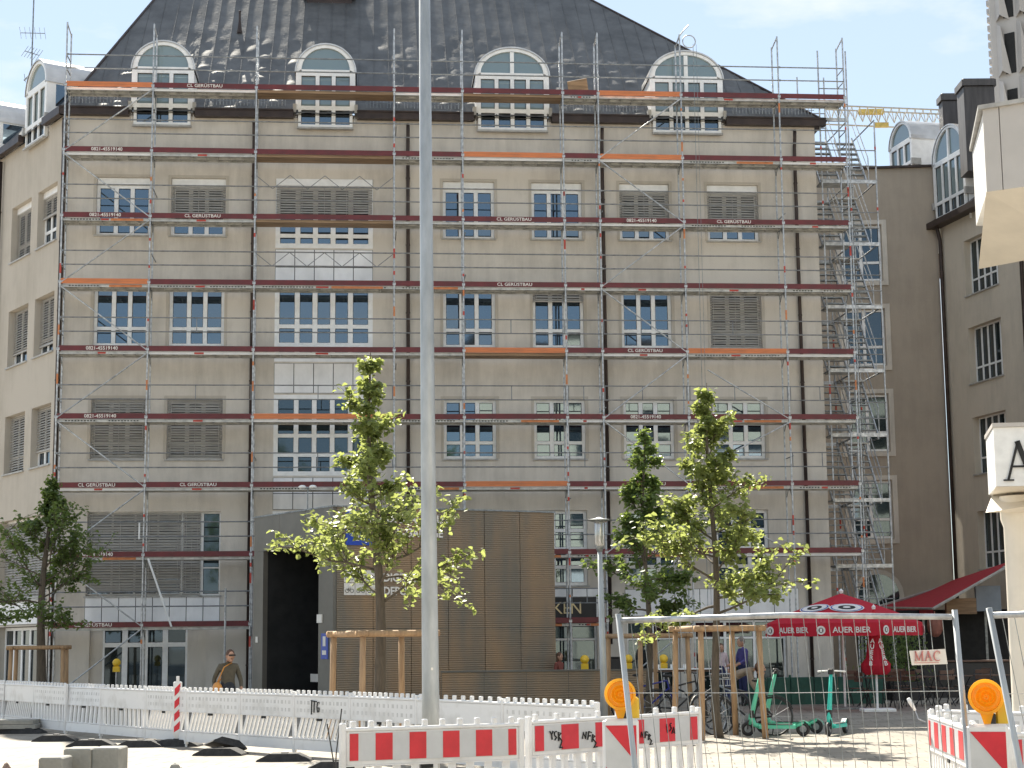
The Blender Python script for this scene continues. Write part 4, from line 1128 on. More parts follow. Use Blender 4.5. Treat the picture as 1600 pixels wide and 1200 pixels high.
def stake_frame(label, loc, hw, H, rz_, bx=True, tie=True):
    t = thing('tree_support', label, 'tree support', loc, rz_)
    pts = [(-hw,-hw),(hw,-hw),(hw,hw),(-hw,hw)]
    for x,y in pts:
        MB().path([(x*1.08,y*1.08,0),(x*1.02,y*1.02,H*.5),(x,y,H)],[.055,.052,.05],10).build('post', M['wood'], t, True)
    for k in range(4):
        a, b = Vector((*pts[k],H-.10)), Vector((*pts[(k+1)%4],H-.10))
        e = (b-a).normalized()*.12
        MB().path([a-e+Vector((0,0,.12)),b+e+Vector((0,0,.12))],.052,8).build('cross_rail', M['wood'], t, True)
    return t
tC = gx(598,29.0); tree('leafy young lime tree in front of the garage entrance', tC, at(585,550,29).z, 2.3, 1.42, 11, M['leaf'], 30, .10, .88, -.25)
stake_frame('square timber support around the lime tree by the garage entrance', tC, .62, at(600,992,29).z, R(28))
tR = gx(1120,31.2); tree('bright lime tree nearest the scooters', tR, at(1115,598,31.2).z, 2.1, 1.32, 23, M['leaf'], 28, .075, .95, -.05)
stake_frame('timber support around the lime tree nearest the scooters', tR, .56, at(1120,984,31.2).z, R(18))
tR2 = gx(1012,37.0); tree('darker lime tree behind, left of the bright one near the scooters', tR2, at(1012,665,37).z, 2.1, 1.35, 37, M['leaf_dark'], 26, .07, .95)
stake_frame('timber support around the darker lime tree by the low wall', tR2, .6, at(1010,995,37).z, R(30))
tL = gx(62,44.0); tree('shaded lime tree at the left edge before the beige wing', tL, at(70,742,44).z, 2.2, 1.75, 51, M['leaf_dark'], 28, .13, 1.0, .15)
stake_frame('timber support around the lime tree at the left edge', tL, .62, at(62,1013,44).z, R(10))

# ------------------------------------------------------------------ plastic barriers
def slat_mesh(kind):
    m_ = MB()
    if kind == 'diag': m_.add([(-.10,-.018,.0),(-.055,-.018,.0),(.10,-.018,.34),(.055,-.018,.34),(-.10,.018,.0),(-.055,.018,.0),(.10,.018,.34),(.055,.018,.34)],[(0,1,2,3),(7,6,5,4),(0,4,5,1),(1,5,6,2),(2,6,7,3),(3,7,4,0)])
    else: m_.box(-.035,.035,-.018,.018,0,.34)
    return m_.mesh('slat', M['plastic'])
SL_D, SL_V = slat_mesh('diag'), slat_mesh('vert')
TOOTH = MB().cbox(-.026,.026,-.024,.024,0,.062,.008).mesh('top_tooth', M['plastic'])
def barrier(p, q, label, style, teeth=10, plates=False, H=1.0, group='plastic barriers'):
    p, q = Vector(p), Vector(q)
    d = q-p; L = d.length; ang = math.atan2(d.y,d.x)
    t = thing('plastic_barrier', label, 'barrier', (p.x,p.y,0), ang, group)
    k_ = H
    b = MB()
    b.cbox(.03,L-.03,-.025,.025,.60*k_,.915*k_,.012)
    b.cbox(.03,L-.03,-.025,.025,.09*k_,.255*k_,.012)
    b.build('panel', M['plastic'], t)
    r_ = MB(); r_.cbox(.02,L-.02,-.034,.034,.915*k_,.945*k_,.01); r_.box(.02,L-.02,-.03,.03,.585*k_,.598*k_); r_.box(.02,L-.02,-.03,.03,.257*k_,.27*k_); r_.build('rim', M['plastic'], t)
    for k in range(teeth):
        x = .10+(L-.2)*k/(teeth-1); link('top_tooth', TOOTH, t, (x,0,.945*k_))
    for x in (0,L): 
        e = MB(); e.cbox(x-.03 if x else -.03,x+.03,-.03,.03,.05,.99*k_,.01); e.tube((x,0,0),(x,0,.06),.022,8); e.build('end_post', M['plastic'], t)
    n = int((L-.2)/(.115 if style == 'diag' else .17))
    for k in range(n):
        x = .16+(L-.32)*k/max(1,n-1)
        s_ = link('slat', SL_D if style == 'diag' else SL_V, t, (x,0,.262*k_)); s_.scale = (1,1,k_)
    if plates:
        pl = MB(); pl.box(.06,L-.06,-.032,-.027,.635*k_,.895*k_); po = pl.build('reflective_plate', M['foil'], t)
        sw = (L-.12)/10
        for k in range(6):
            a = .06+sw*(2*k-.5); bb = a+sw
            a, bb = max(.06,a), min(L-.06,bb)
            MB().box(a,bb,-.0355,-.0325,.64*k_,.89*k_).build('red_stripe', M['red'], po)
    elif style == 'holes' or rnd.random() < .5:
        h_ = MB()
        for row in (.70,.82):
            for k in range(14):
                x = .12+(L-.24)*k/13; w_ = .03 if k % 2 else .015; h_.box(x-w_,x+w_,-.0268,-.0252,row*k_-.03,row*k_+.025)
        tag(h_.build('recess_shade', M['plastic_dark'], t), kind='stuff')  # flat patches, the shade of moulded recesses painted in darker plastic
    w_ = MB(); x = L*.46; w_.box(x-.06,x+.06,-.0268,-.0252 if False else .0,.545*k_,.582*k_); w_.build('lock_slot', M['hole'], t)
    return t
M['plastic_dark'] = mat('white_plastic_recess_shade', (.60,.595,.585), .5, var=.15, scale=4)  # darker copy of the white plastic, recess shade in its colour
chain = [(-20,1135),(7,1138),(52,1143),(102,1149),(157,1154),(228,1161),(291,1167),(375,1173.5),(460,1180),(548,1187),(652,1197),(788,1211),(935,1226)]
cp_ = [gd(x,y) for x,y in chain]
names = ['white plastic barrier cut by the left picture edge','white plastic barrier behind the grey stacked slabs, second from the left edge','white slatted barrier third from the left edge','white barrier tilting forward where the row steps out on the left','white barrier second to the left of the red and white delineator','white barrier directly behind the red and white delineator','white diagonal slatted barrier right of the delineator, with the walker behind','white diagonal slatted barrier left of the ITG graffiti barrier','white barrier with black ITG graffiti','white barrier behind the striped barrier, left of the lamp pole','white barrier just right of the lamp pole','white barrier behind the graffiti striped barrier and warning lamp']
styles = ['vert','diag','vert','vert','vert','diag','diag','diag','diag','vert','vert','vert']
bars = []
for k in range(len(chain)-1):
    bars.append(barrier(cp_[k].xy.to_3d(), cp_[k+1].xy.to_3d(), names[k], styles[k], 12 if k % 2 else 10))
bars[3].rotation_euler = (R(-5),0,bars[3].rotation_euler.z)
def scribble(parent, strokes, x, z, s, y=-.037, r=.010, name='graffiti'):
    m_ = MB()
    for st in strokes: m_.path([(x+a*s,y,z+b*s) for a,b in st],r*.9,5)
    return m_.build(name, M['ink'], parent)
ITG = [[(.05,1),(0,-.1)],[(-.05,1.02),(.75,.95)],[(.42,.97),(.38,.05)],[(1.15,.85),(.9,.9),(.8,.5),(.9,.1),(1.1,.15),(1.12,.45),(.95,.45)]]
scribble(bars[8], ITG, .52, .66, .19)
fA0, fA1 = gx(536,16.6), gx(812,17.3)
fB0, fB1 = gx(824,17.7), gx(1088,19.6)
bA = barrier(fA0, fA1, 'red and grey striped barrier in the foreground below the lamp pole', 'vert', 10, True, 1.0)
bB = barrier(fB0, fB1, 'striped barrier with black graffiti behind the left warning lamp', 'vert', 9, True, 1.0)
LB = (fB1-fB0).length
YSR = [[(0,1),(.2,.7),(.35,1.0)],[(.2,.7),(.25,.35)],[(.75,.95),(.5,.9),(.55,.65),(.75,.5),(.55,.3)],[(1.0,.2),(.95,.9),(1.25,.8),(1.0,.55),(1.35,.2),(1.1,-.35),(1.4,-.3)]]
NFR = [[(0,.4),(.1,.9),(.35,.4),(.45,.95)],[(.6,.3),(.75,.95),(1.05,.85)],[(.65,.62),(.95,.6)],[(1.1,.1),(1.2,.7),(1.45,.55),(1.2,.35),(1.6,0),(1.3,-.35),(1.7,-.3)]]
VSA = [[(0,.9),(.1,.2)],[(.6,.95),(.4,.85),(.6,.55),(.35,.3)],[(.65,.1),(.9,.6),(1.0,.1),(.7,.3)]]
scribble(bB, YSR, LB*.10, .70, .13, -.041, .009); scribble(bB, NFR, LB*.28, .68, .13, -.041, .009); scribble(bB, VSA, LB*.78, .71, .13, -.041, .009); scribble(bB, NFR, LB*.62, .66, .11, -.041, .009)
fC0, fC1 = gx(1449,18.2), gx(1516,15.4)
bC = barrier(fC0, fC1, 'striped barrier seen at an angle left of the right warning lamp', 'vert', 6, True)
bD = barrier(gx(1570,14.6), gx(1700,15.2), 'striped barrier cut by the right picture edge', 'vert', 8, True)
bE = barrier(gx(1462,19.4), gx(1700,18.0), 'white barrier behind the right warning lamp', 'vert', 8, False, 1.0)
# rubber feet
def foot(loc, rz_, label, L=.82, pair=False):
    t = thing('barrier_foot', label, 'barrier foot', loc, rz_, 'rubber barrier feet')
    m_ = MB(); m_.add([(-L/2,-.2,0),(L/2,-.2,0),(L/2,.2,0),(-L/2,.2,0),(-L/2+.02,-.19,.03),(L/2-.02,-.19,.03),(L/2-.02,.19,.03),(-L/2+.02,.19,.03),(-L/4,-.17,.115),(L/4,-.17,.115),(L/4,.17,.115),(-L/4,.17,.115)],
      [(3,2,1,0),(0,1,5,4),(1,2,6,5),(2,3,7,6),(3,0,4,7),(4,5,9,8),(5,6,10,9),(6,7,11,10),(7,4,8,11),(8,9,10,11)]); m_.build('block', M['rubber'], t)
    m_ = MB(); m_.box(-.05,.05,-.05,.05,.1155,.13); m_.box(-L*.36,-L*.3,-.1,.1,.055,.075); m_.build('socket', M['black'], t)
    return t
feet = [(38,1146,'first from the left edge'),(88,1158,'second from the left edge'),(143,1166,'third from the left edge'),(220,1167,'left of the delineator'),(345,1180,'carrying a tilted second foot'),(445,1189,'below the ITG barrier joint'),(525,1202,'beside the front striped barrier')]
for x,y,s_ in feet: foot(gd(x,y), R(rnd.uniform(-12,4)), 'black rubber foot of the white barrier row, '+s_)
ft = foot(gd(352,1178)+Vector((0,0,.105)), R(40), 'loose rubber foot lying tilted on top of another foot', .6); ft.rotation_euler = (R(-12),R(14),R(30))
# striped delineator
dl = gd(276,1166)
foot(dl, R(-6), 'black rubber foot under the red and white delineator', .86)
dn = thing('delineator', 'narrow white delineator with red diagonal bands standing on a rubber foot', 'delineator', dl)
m_ = MB(); m_.cbox(-.075,.075,-.035,.035,.22,1.10,.02); m_.add([(-.07,-.03,.22),(.07,-.03,.22),(.07,.03,.22),(-.07,.03,.22),(-.02,-.02,.13),(.02,-.02,.13),(.02,.02,.13),(-.02,.02,.13)],[(0,4,5,1),(1,5,6,2),(2,6,7,3),(3,7,4,0)]); m_.build('body', M['plastic'], dn)
m_ = MB(); m_.cbox(-.025,.025,-.025,.025,1.10,1.19,.008); m_.build('top_knob', M['plastic'], dn)
m_ = MB(); m_.tube((0,0,.05),(0,0,.2),.02,8); m_.build('spigot', M['black'], dn)
for k in range(4):
    z = .26+k*.215
    m_ = MB(); lo_, hi_ = max(.235,z-.09), min(1.08,z+.16)
    m_.add([(-.045,-.0375,max(.235,z-.06)),(.055,-.0375,min(1.08,z+.04)),(.055,-.0375,min(1.08,z+.17)),(-.045,-.0375,min(1.08,z+.07))],[(0,1,2,3)]); m_.build('red_band', M['red'], dn)
# warning lamps on chevron boards
def beacon_board(loc, rz_, label_b, label_l, mirror=1, sc=1.0):
    t = thing('chevron_board', label_b, 'sign board', loc, rz_)
    m_ = MB(); m_.cbox(-.14,.14,-.03,.03,.12,1.14,.02); m_.build('board', M['plastic'], t)
    m_ = MB(); m_.box(-.12,.12,-.035,-.031,.16,1.09); po = m_.build('reflective_plate', M['foil'], t)
    for k in range(4):
        z = 1.09-k*.46
        P_ = [(-.12*mirror,z),(.12*mirror,z-.25),(.12*mirror,z-.02 if k == 0 else z-.0),(-.12*mirror,z+.0 if k == 0 else z+.23)]
        if k == 0: P_ = [(-.12*mirror,1.09),(.12*mirror,.80),(.12*mirror,1.09)]
        else:
            z0_ = 1.09-k*.40; P_ = [(-.12*mirror,z0_),(.12*mirror,z0_-.29),(.12*mirror,z0_-.08),(-.12*mirror,z0_+.21)]
            if k == 1: P_ = [(-.12*mirror,.78),(-.12*mirror,.55),(.12*mirror,.26),(.12*mirror,.49)]
            elif k == 2: P_ = [(-.12*mirror,.35),(-.12*mirror,.165),(-.0*mirror,.165)]
            else: continue
        m_ = MB(); f_ = [(x,-.0375,z) for x,z in P_]
        m_.add(f_,[tuple(range(len(f_)))]); m_.build('red_band', M['red'], po)
    m_ = MB(); m_.tube((0,0,0),(0,0,.13),.03,8); m_.build('spigot', M['black'], t)
    b = thing('warning_lamp', label_l, 'warning lamp', Vector(loc)+Vector((0,0,1.142)), rz_)
    m_ = MB(); m_.lathe([(.0,-.060),(.018,-.074),(.03,-.062),(.045,-.078),(.058,-.064),(.072,-.076),(.082,-.058),(.096,-.052),(.098,-.005)],28,(0,0,.185),'Y'); m_.build('lens', M['amber'], b, 'a')
    m_ = MB(); m_.lathe([(.098,-.004),(.100,-.055),(.121,-.04),(.121,.02),(.108,.03),(.09,.055),(.04,.075),(.0,.08)],28,(0,0,.185),'Y'); m_.build('rear_lens', M['amber_rim'], b, 'a')
    m_ = MB(); m_.cbox(.06,.15,.02,.12,.0,.16,.015); m_.build('battery_case', M['amber_body'], b)
    m_ = MB(); m_.cbox(.0,.06,-.01,.06,.0,.07,.008); m_.build('switch_block', M['black'], b)
    m_ = MB(); m_.add([(-.05,-.035,.09),(.05,-.035,.09),(.05,.035,.09),(-.05,.035,.09),(-.022,-.02,0),(.022,-.02,0),(.022,.02,0),(-.022,.02,0)],[(0,4,5,1),(1,5,6,2),(2,6,7,3),(3,7,4,0),(4,7,6,5)]); m_.build('neck', M['amber'], b)
    return t
beacon_board(gx(967,13.6), 0, 'red and grey chevron board under the left warning lamp', 'amber warning lamp behind the left fence post')
beacon_board(gx(1536,12.2), R(-14), 'red and grey chevron board under the right warning lamp', 'amber warning lamp at the lower right')
# small black folded plastic things and grey stack at left
st = thing('slab_stack', 'stack of flat grey slabs in front of the barriers at the left edge', 'slabs', gd(12,1146))
for k in range(2): MB().cbox(-.5,.62-.04*k,-.25,.25,.10+k*.09,.185+k*.09,.01).build('slab', M['concrete'], st)
MB().box(-.4,.5,-.2,.2,0,.10).build('pallet', M['rubber'], st)
# concrete blocks in the foreground
def block(x0,x1,ytop,d,label,dep=.35,joint=False):
    a, b = at(x0,ytop,d), at(x1,ytop,d)
    t = thing('concrete_block', label, 'concrete block', ((a.x+b.x)/2,d,0))
    hw = (b.x-a.x)/2
    MB().cbox(-hw,hw,0,dep,0,a.z,.012).build('block', M['concrete'], t)
    if joint: MB().box(-.04,.05,-.004,.0,0,a.z-.02).build('chamfer', M['concrete'], t)
block(99,143,1170,16.0,'grey concrete block with a dark joint, left of the pair at the lower left')
block(143.6,187,1169,16.0,'grey concrete block, right of the pair at the lower left')
block(60,98,1184,15.6,'low pale concrete block left of the taller pair')
q = random.Random(5)
gh = MB(); hc = gx(16,15.4)
for _ in range(700):
    r_ = abs(q.gauss(0,.16)); t_ = q.uniform(0,6.28); z = max(0,.74*(1-r_/.42)) if r_ < .42 else 0
    s_ = q.uniform(.012,.03); gh.obox((hc.x+r_*math.cos(t_),hc.y+r_*math.sin(t_),z-.02),s_,s_*q.uniform(.6,1.2),s_,Matrix.Rotation(q.uniform(0,3),3,'X')@Matrix.Rotation(q.uniform(0,3),3,'Z'))
gh.lathe([(.42,0),(.2,.36),(.02,.72)],14,(hc.x,hc.y,0))
tag(gh.build('gravel_heap', mat('gravel',(.34,.25,.19),.9,c2=(.20,.14,.11),scale=20)), 'small heap of brown gravel at the lower left corner','gravel',kind='stuff')
rb_ = thing('rubble_lump','pale broken stone lump on the ground below the delineator','stone',gx(277,15.4))
m_ = MB(); m_.ell((0,0,.63),.06,.05,.09,7,5); m_.ell((.05,.03,.6),.05,.05,.08,6,4); m_.ell((0,0,.3),.1,.1,.35,7,5); m_.build('lump', M['concrete'], rb_)

# ------------------------------------------------------------------ mesh construction fences
def mesh_fence(pts, label, d, Hf=1.9):
    """pts: plan ends left,right at mid height; racked posts lean"""
    (xl_t,xl_b),(xr_t,xr_b),dl_,dr_ = pts
    t = thing('mesh_fence', label, 'fence', (0,0,0), 0, 'mobile mesh fences')
    TL, TR = at(xl_t,968,dl_), at(xr_t,962,dr_)
    TL.z = TR.z = Hf
    BLn, BRn = at(xl_b,1200,dl_), at(xr_b,1200,dr_); kz = (Hf-.12)/(Hf-BLn.z)
    BLn = TL+(Vector((BLn.x,BLn.y,BLn.z))-TL)*kz; BRn = TR+(Vector((BRn.x,BRn.y,BRn.z))-TR)*((Hf-.12)/(Hf-BRn.z))
    for a,b in ((TL,BLn),(TR,BRn)):
        MB().path([b-Vector((0,0,.1)),b,a+Vector((0,0,.03))],.021,10).build('post', M['steel_pole'], t, True)
    MB().path([TL-Vector((-.02,0,.02)),(TL+TR)/2+Vector((0,0,.006)),TR-Vector((.02,0,.02))],.021,10).build('top_rail', M['steel'], t, True)
    MB().path([BLn+Vector((0,0,.1)),BRn+Vector((0,0,.1))],.018,8).build('bottom_rail', M['steel'], t, True)
    n = int((TR-TL).length/.085)
    for k in range(1,n):
        s_ = k/n; a, b = TL.lerp(TR,s_), BLn.lerp(BRn,s_)
        md = (a+b)/2+Vector((rnd.uniform(-.006,.006),-.012,0))
        MB().path([a,md,b],.003,4).build('wire', M['steel_dark'], t)
    for s_ in (.30,.62,.97):
        a, b = TL.lerp(BLn,s_), TR.lerp(BRn,s_)
        MB().path([a-Vector((0,.012,0)),a.lerp(b,.5)-Vector((0,.012,.006)),b-Vector((0,.012,0))],.0035,4).build('wire', M['steel'], t)
    return t, TL, TR, BLn, BRn
f1, TL, TR, BL1, BR1 = mesh_fence(((966,992),(1492,1514),12.6,12.3), 'wide mesh fence panel between the two warning lamps', 12.5)
f2 = mesh_fence(((1546,1594),(2050,2090),11.6,11.9), 'mesh fence panel cut by the right picture edge', 11.8)
# MAC sign on the fence
mp_ = at(1421,1017,12.25); mq = at(1477,1014,12.25); mz = at(1424,1039,12.25).z
ms = thing('fence_sign', 'small cream sign reading MAC tied to the mesh fence', 'sign', (0,0,0))
w_ = mq.x-mp_.x
m_ = MB(); m_.add([(mp_.x,mp_.y,mp_.z),(mq.x,mq.y,mq.z),(mq.x+.012,mq.y,mz+.004),(mp_.x+.014,mp_.y,mz-.002),(mp_.x,mp_.y+.006,mp_.z),(mq.x,mq.y+.006,mq.z),(mq.x+.012,mq.y+.006,mz+.004),(mp_.x+.014,mp_.y+.006,mz-.002)],[(3,2,1,0),(4,5,6,7),(0,1,5,4),(2,3,7,6),(1,2,6,5),(3,0,4,7)]); m_.build('plate', M['sign_cream'] if 'sign_cream' in M else M['letter'], ms)
M['sign_red'] = mat('faded_red_print', (.60,.22,.20), .6, var=.1)
serif(ms, (mp_.x+.032,mp_.y-.003,mz+.026), (1,0), .070, 'MAC', M['sign_red'])
m_ = MB(); m_.box(mp_.x+.03,mp_.x+w_-.05,mp_.y-.002,mp_.y-.0005,mz+.012,mz+.016); m_.build('small_print', M['sign_red'], ms)

# ------------------------------------------------------------------ parasols and awning
M['fab_white'] = mat('white_print', (.78,.74,.72), .6, var=.05)
uo = gx(1317,43.0)
um = thing('open_parasol', 'open red beer garden parasol with white lettering on its valance', 'parasol', uo)
zr, za = at(1317,974,43).z, at(1313,927,43).z
hw = 1.78
cn = [(1.98*math.cos(R(-4+22.5)+k*math.pi/4), 1.98*math.sin(R(-4+22.5)+k*math.pi/4)) for k in range(8)]
ring = cn
can = MB()
V = [(0,0,za)]
for s_,zz in ((.33,za-.30*(za-zr)),(.66,za-.62*(za-zr)),(1.0,zr)):
    V += [(x*s_,y*s_,zz) for i,(x,y) in enumerate(ring)]
F = [(0,1+i,1+(i+1)%8) for i in range(8)]
for r_ in range(2):
    for i in range(8): F.append((1+r_*8+i,9+r_*8+i,9+r_*8+(i+1)%8,1+r_*8+(i+1)%8))
can.add(V,F); co = can.build('canopy', M['fabric_red'], um)
vz = .30
for k in range(8):
    a, b = Vector((*cn[k],zr)), Vector((*cn[(k+1)%8],zr)); m_ = (a+b)/2
    v_ = MB(); n_ = 6
    P = [a.lerp(m_,i/3) for i in range(3)]+[m_.lerp(b,i/3) for i in range(4)]
    V = [p+Vector((0,0,-.002)) for p in P]+[p+Vector((0,0,-vz-.015*math.sin(i*1.7))) for i,p in enumerate(P)]
    v_.add(V,[(i,i+1,i+8,i+7) for i in range(6)]); v_.build('valance', M['fabric_red'], um)
    e = (b-a).normalized(); n_ = Vector((e.y,-e.x,0)); ctr = (a+b)/2
    if n_.dot(ctr) < 0: n_ = -n_; e = -e
    if n_.y < .3 :
        Mx = Matrix(((e.x,-n_.x,0,ctr.x+n_.x*.03),(e.y,-n_.y,0,ctr.y+n_.y*.03),(0,0,1,zr-.17),(0,0,0,1)))
        o = link('lettering', text_mesh('AUER BIER',.19,M['fab_white'],.003,'CENTER',.003,1.0), um); o.matrix_local = Mx
        for s_ in (-1,):
            d_ = MB(Mx); cxx = s_*.72
            d_.lathe([(.105,-.004),(.105,.004)],16,(cxx,0,0),'Y'); r1 = d_.build('round_emblem', M['fab_white'], um); d_ = MB(Mx); d_.box(cxx-.028,cxx+.028,-.014,-.0085,-.04,.04); d_.build('emblem_figure', M['fab_white'], r1)
            d_ = MB(Mx); d_.lathe([(.06,-.008),(.06,.0)],14,(cxx,-.0,0),'Y'); d_.build('emblem_core', M['ink'], r1)
# oval emblems on two canopy sides
for k in (4,5):
    a, b = Vector((*cn[k],zr)), Vector((*cn[(k+1)%8],zr)); top = Vector((0,0,za))
    c_ = (a+b)/2*.56+Vector((0,0,za*.44)); 
    ex = (b-a).normalized(); ey = (top-(a+b)/2).normalized(); nn = ex.cross(ey)
    if nn.z < 0: nn = -nn
    c_ += nn*.045
    for rr,mm_,off_ in ((1.0,'fab_white',0),(.92,'blue',.004),(.84,'fab_white',.008),(.5,'ink',.012),(.22,'fab_white',.016)):
        d_ = MB(); n_ = 20
        d_.add([c_+nn*off_+ex*(.42*rr*math.cos(2*math.pi*i/n_))+ey*(.27*rr*math.sin(2*math.pi*i/n_)) for i in range(n_)],[tuple(range(n_))]); d_.build('oval_emblem', M[mm_], co)
m_ = MB(); m_.tube((0,0,.05),(0,0,za),.03,10); m_.build('pole', M['white_paint'], um)
m_ = MB(); m_.lathe([(.04,0),(.06,.06),(.0,.12)],10,(0,0,za)); m_.build('finial', M['white_paint'], um)
m_ = MB(); m_.cbox(-.4,.4,-.4,.4,0,.06,.01); m_.build('base_plate', M['steel_dark'], um)
for k in range(8): MB().tube((0,0,za-.12),(ring[k][0],ring[k][1],zr-.02),.012,5).build('rib', M['steel_dark'], um)
fo_ = gx(1367,41.5)
fu = thing('folded_parasol', 'folded red parasol hanging closed in front of the open one', 'parasol', fo_)
zt2 = at(1366,952,41.5).z; zb_ = at(1366,1054,41.5).z
m_ = MB(); n_ = 20; rows_ = [(.03,zt2),(.06,zt2-.15),(.14,zt2-.7),(.20,zt2-1.15),(.30,zb_+.25),(.29,zb_+.08),(.22,zb_)]
V, F = [], []
for i,(r_,z) in enumerate(rows_):
    for k in range(n_):
        t_ = 2*math.pi*k/n_; f_ = 1+.16*(1 if k % 2 else -1)*min(1,i/2)
        V.append((r_*f_*math.cos(t_),r_*f_*math.sin(t_),z))
for i in range(len(rows_)-1):
    for k in range(n_): F.append((i*n_+k,(i+1)*n_+k,(i+1)*n_+(k+1)%n_,i*n_+(k+1)%n_))
m_.add(V,F); fc = m_.build('folded_cloth', M['fabric_red'], fu, True)
for s_ in (-1,1):
    for i in range(5):
        o = link('lettering', text_mesh('AUER '[i] if i<4 else 'B',.15,M['fab_white'],.003,'CENTER',.002,1.0), fu, (s_*(.09+.022*i),-.165-.03*i,zt2-.75-.13*i), (R(-9),R(-8*s_),0))
m_ = MB(); m_.lathe([(.31,zb_+.20),(.31,zb_+.25)],16); m_.build('strap', M['fabric_red'], fu)
m_ = MB(); m_.tube((0,0,.05),(0,0,zt2+.05),.028,10); m_.lathe([(.04,zt2),(.05,zt2+.06),(.0,zt2+.12)],10); m_.build('pole', M['white_paint'], fu)
m_ = MB(); m_.cbox(-.38,.38,-.3,.3,0,.07,.02); m_.build('base_plate', M['white_paint'], fu)
aw = thing('red_awning', 'large dark red awning sloping down from the side wing', 'awning', (0,0,0))
A_, FB, NB, B_ = at(1370,949,64.5), at(1490,906,65.5), at(1578,877,56.5), at(1458,951,56.0)
m_ = MB(); n_ = 12; V, F = [], []
for i in range(n_+1):
    for j in range(n_+1):
        p = A_.lerp(FB,j/n_).lerp(B_.lerp(NB,j/n_),i/n_); p.z -= .10*math.sin(math.pi*j/n_)
        V.append(p)
for i in range(n_):
    for j in range(n_): a = i*(n_+1)+j; F.append((a,a+n_+1,a+n_+2,a+1))
m_.add(V,F); m_.build('cloth', M['awning'], aw, True)
m_ = MB(); V = []
for i in range(n_+1):
    p = A_.lerp(B_,i/n_); V += [p-Vector((0,0,.01)),p-Vector((0,0,.26+.02*math.sin(i*2)))]
m_.add(V,[(2*i,2*i+1,2*i+3,2*i+2) for i in range(n_)]); m_.build('valance', M['awning'], aw)
m_ = MB(); m_.path([B_,NB-Vector((0,0,.12))],.05,6); m_.path([A_,FB-Vector((0,0,.12))],.05,6); m_.path([A_,B_],.04,6); m_.build('arm', M['sill'], aw)
hb = at(1460,955,55.8)
m_ = MB(); m_.path([hb,hb-Vector((0,0,.15))],.02,5); m_.ell((hb.x,hb.y,hb.z-.45),.26,.26,.38,12,8); lo_ = m_.build('hanging_lantern', mat('terracotta',(.30,.12,.09),.7,var=.2), aw)
# bistro pergola beam and board under the awning
kb = thing('bistro_counter_board', 'brown wooden board with grey panel under the red awning', 'sign board', (0,0,0))
a, b = at(1465,960,57), at(1525,925,57); MB().box(a.x+.3,b.x,57,57.2,at(1465,955,57).z-.1,b.z-.2).build('board', M['plank'], kb)
a, b = at(1526,955,57), at(1563,915,57); MB().box(a.x,b.x,57,57.15,a.z,b.z).build('grey_panel', mat('grey_blue_panel',(.20,.24,.29),.5,var=.1), kb)

# ------------------------------------------------------------------ beer garden furniture
M['dark_wood'] = mat('dark_table_wood', (.11,.06,.04), .6, var=.3, scale=5, stretch=(.5,4,1))
M['planter'] = mat('dark_green_fence', (.02,.10,.075), .6, var=.2, scale=5)
def folding_chair():
    t = thing('folding_chair', 'x', 'chair', (0,0,0), 0, 'folding chairs of the beer garden')
    for k in range(4): MB().cbox(-.2,.2,-.2+k*.1,-.2+k*.1+.08,.44,.46,.005).build('seat_slat', M['dark_wood'], t)
    for z in (.66,.80): MB().cbox(-.2,.2,.22,.24,z,z+.09,.005).build('back_slat', M['dark_wood'], t)
    for x in (-.2,.2): MB().path([(x,-.22,0),(x,.22,.9)],.012,6).build('leg', M['black'], t); MB().path([(x,.24,0),(x,-.2,.45)],.012,6).build('leg', M['black'], t)
    return t
def bistro_table():
    t = thing('bistro_table', 'x', 'table', (0,0,0), 0, 'tables of the beer garden')
    for k in range(5): MB().cbox(-.35,.35,-.35+k*.142,-.35+k*.142+.13,.71,.735,.005).build('top_slat', M['dark_wood'], t)
    for x in (-.3,.3): MB().path([(x,-.3,0),(x,.3,.71)],.014,6).build('leg', M['black'], t); MB().path([(x,.3,0),(x,-.3,.71)],.014,6).build('leg', M['black'], t)
    return t
chs = [(1335,44.5,.3),(1352,42.6,1.9),(1390,42.8,-.4),(1420,43.8,2.6),(1445,45.2,.8),(1470,44.0,3.4),(1500,45.6,1.1),(1530,44.2,-.5),(1405,46.2,.1),(1550,46.5,2.0)]
where = ['left of the open parasol pole','just left of the folded parasol','just right of the folded parasol','second right of the folded parasol','third right of the folded parasol, in the shade','behind the tall fence post','right of the fence post in deep shade','left of the second fence post','behind the folded parasol','by the cream column']
c0_, t0_ = None, None
for i,(x,d,r_) in enumerate(chs):
    if c0_ is None: c0_ = o = folding_chair()
    else: o = copy_tree(c0_)
    o.location = gx(x,d); o.rotation_euler.z = r_; o['label'] = 'dark slatted folding chair '+where[i]
for i,(x,d,l_) in enumerate(((1372,43.8,'behind the folded parasol'),(1432,44.6,'right of the folded parasol'),(1487,45.2,'beside the fence post'),(1545,45.6,'near the cream column'))):
    if t0_ is None: t0_ = o = bistro_table()
    else: o = copy_tree(t0_)
    o.location = gx(x,d); o.rotation_euler.z = .2*i; o['label'] = 'dark slatted beer garden table '+l_
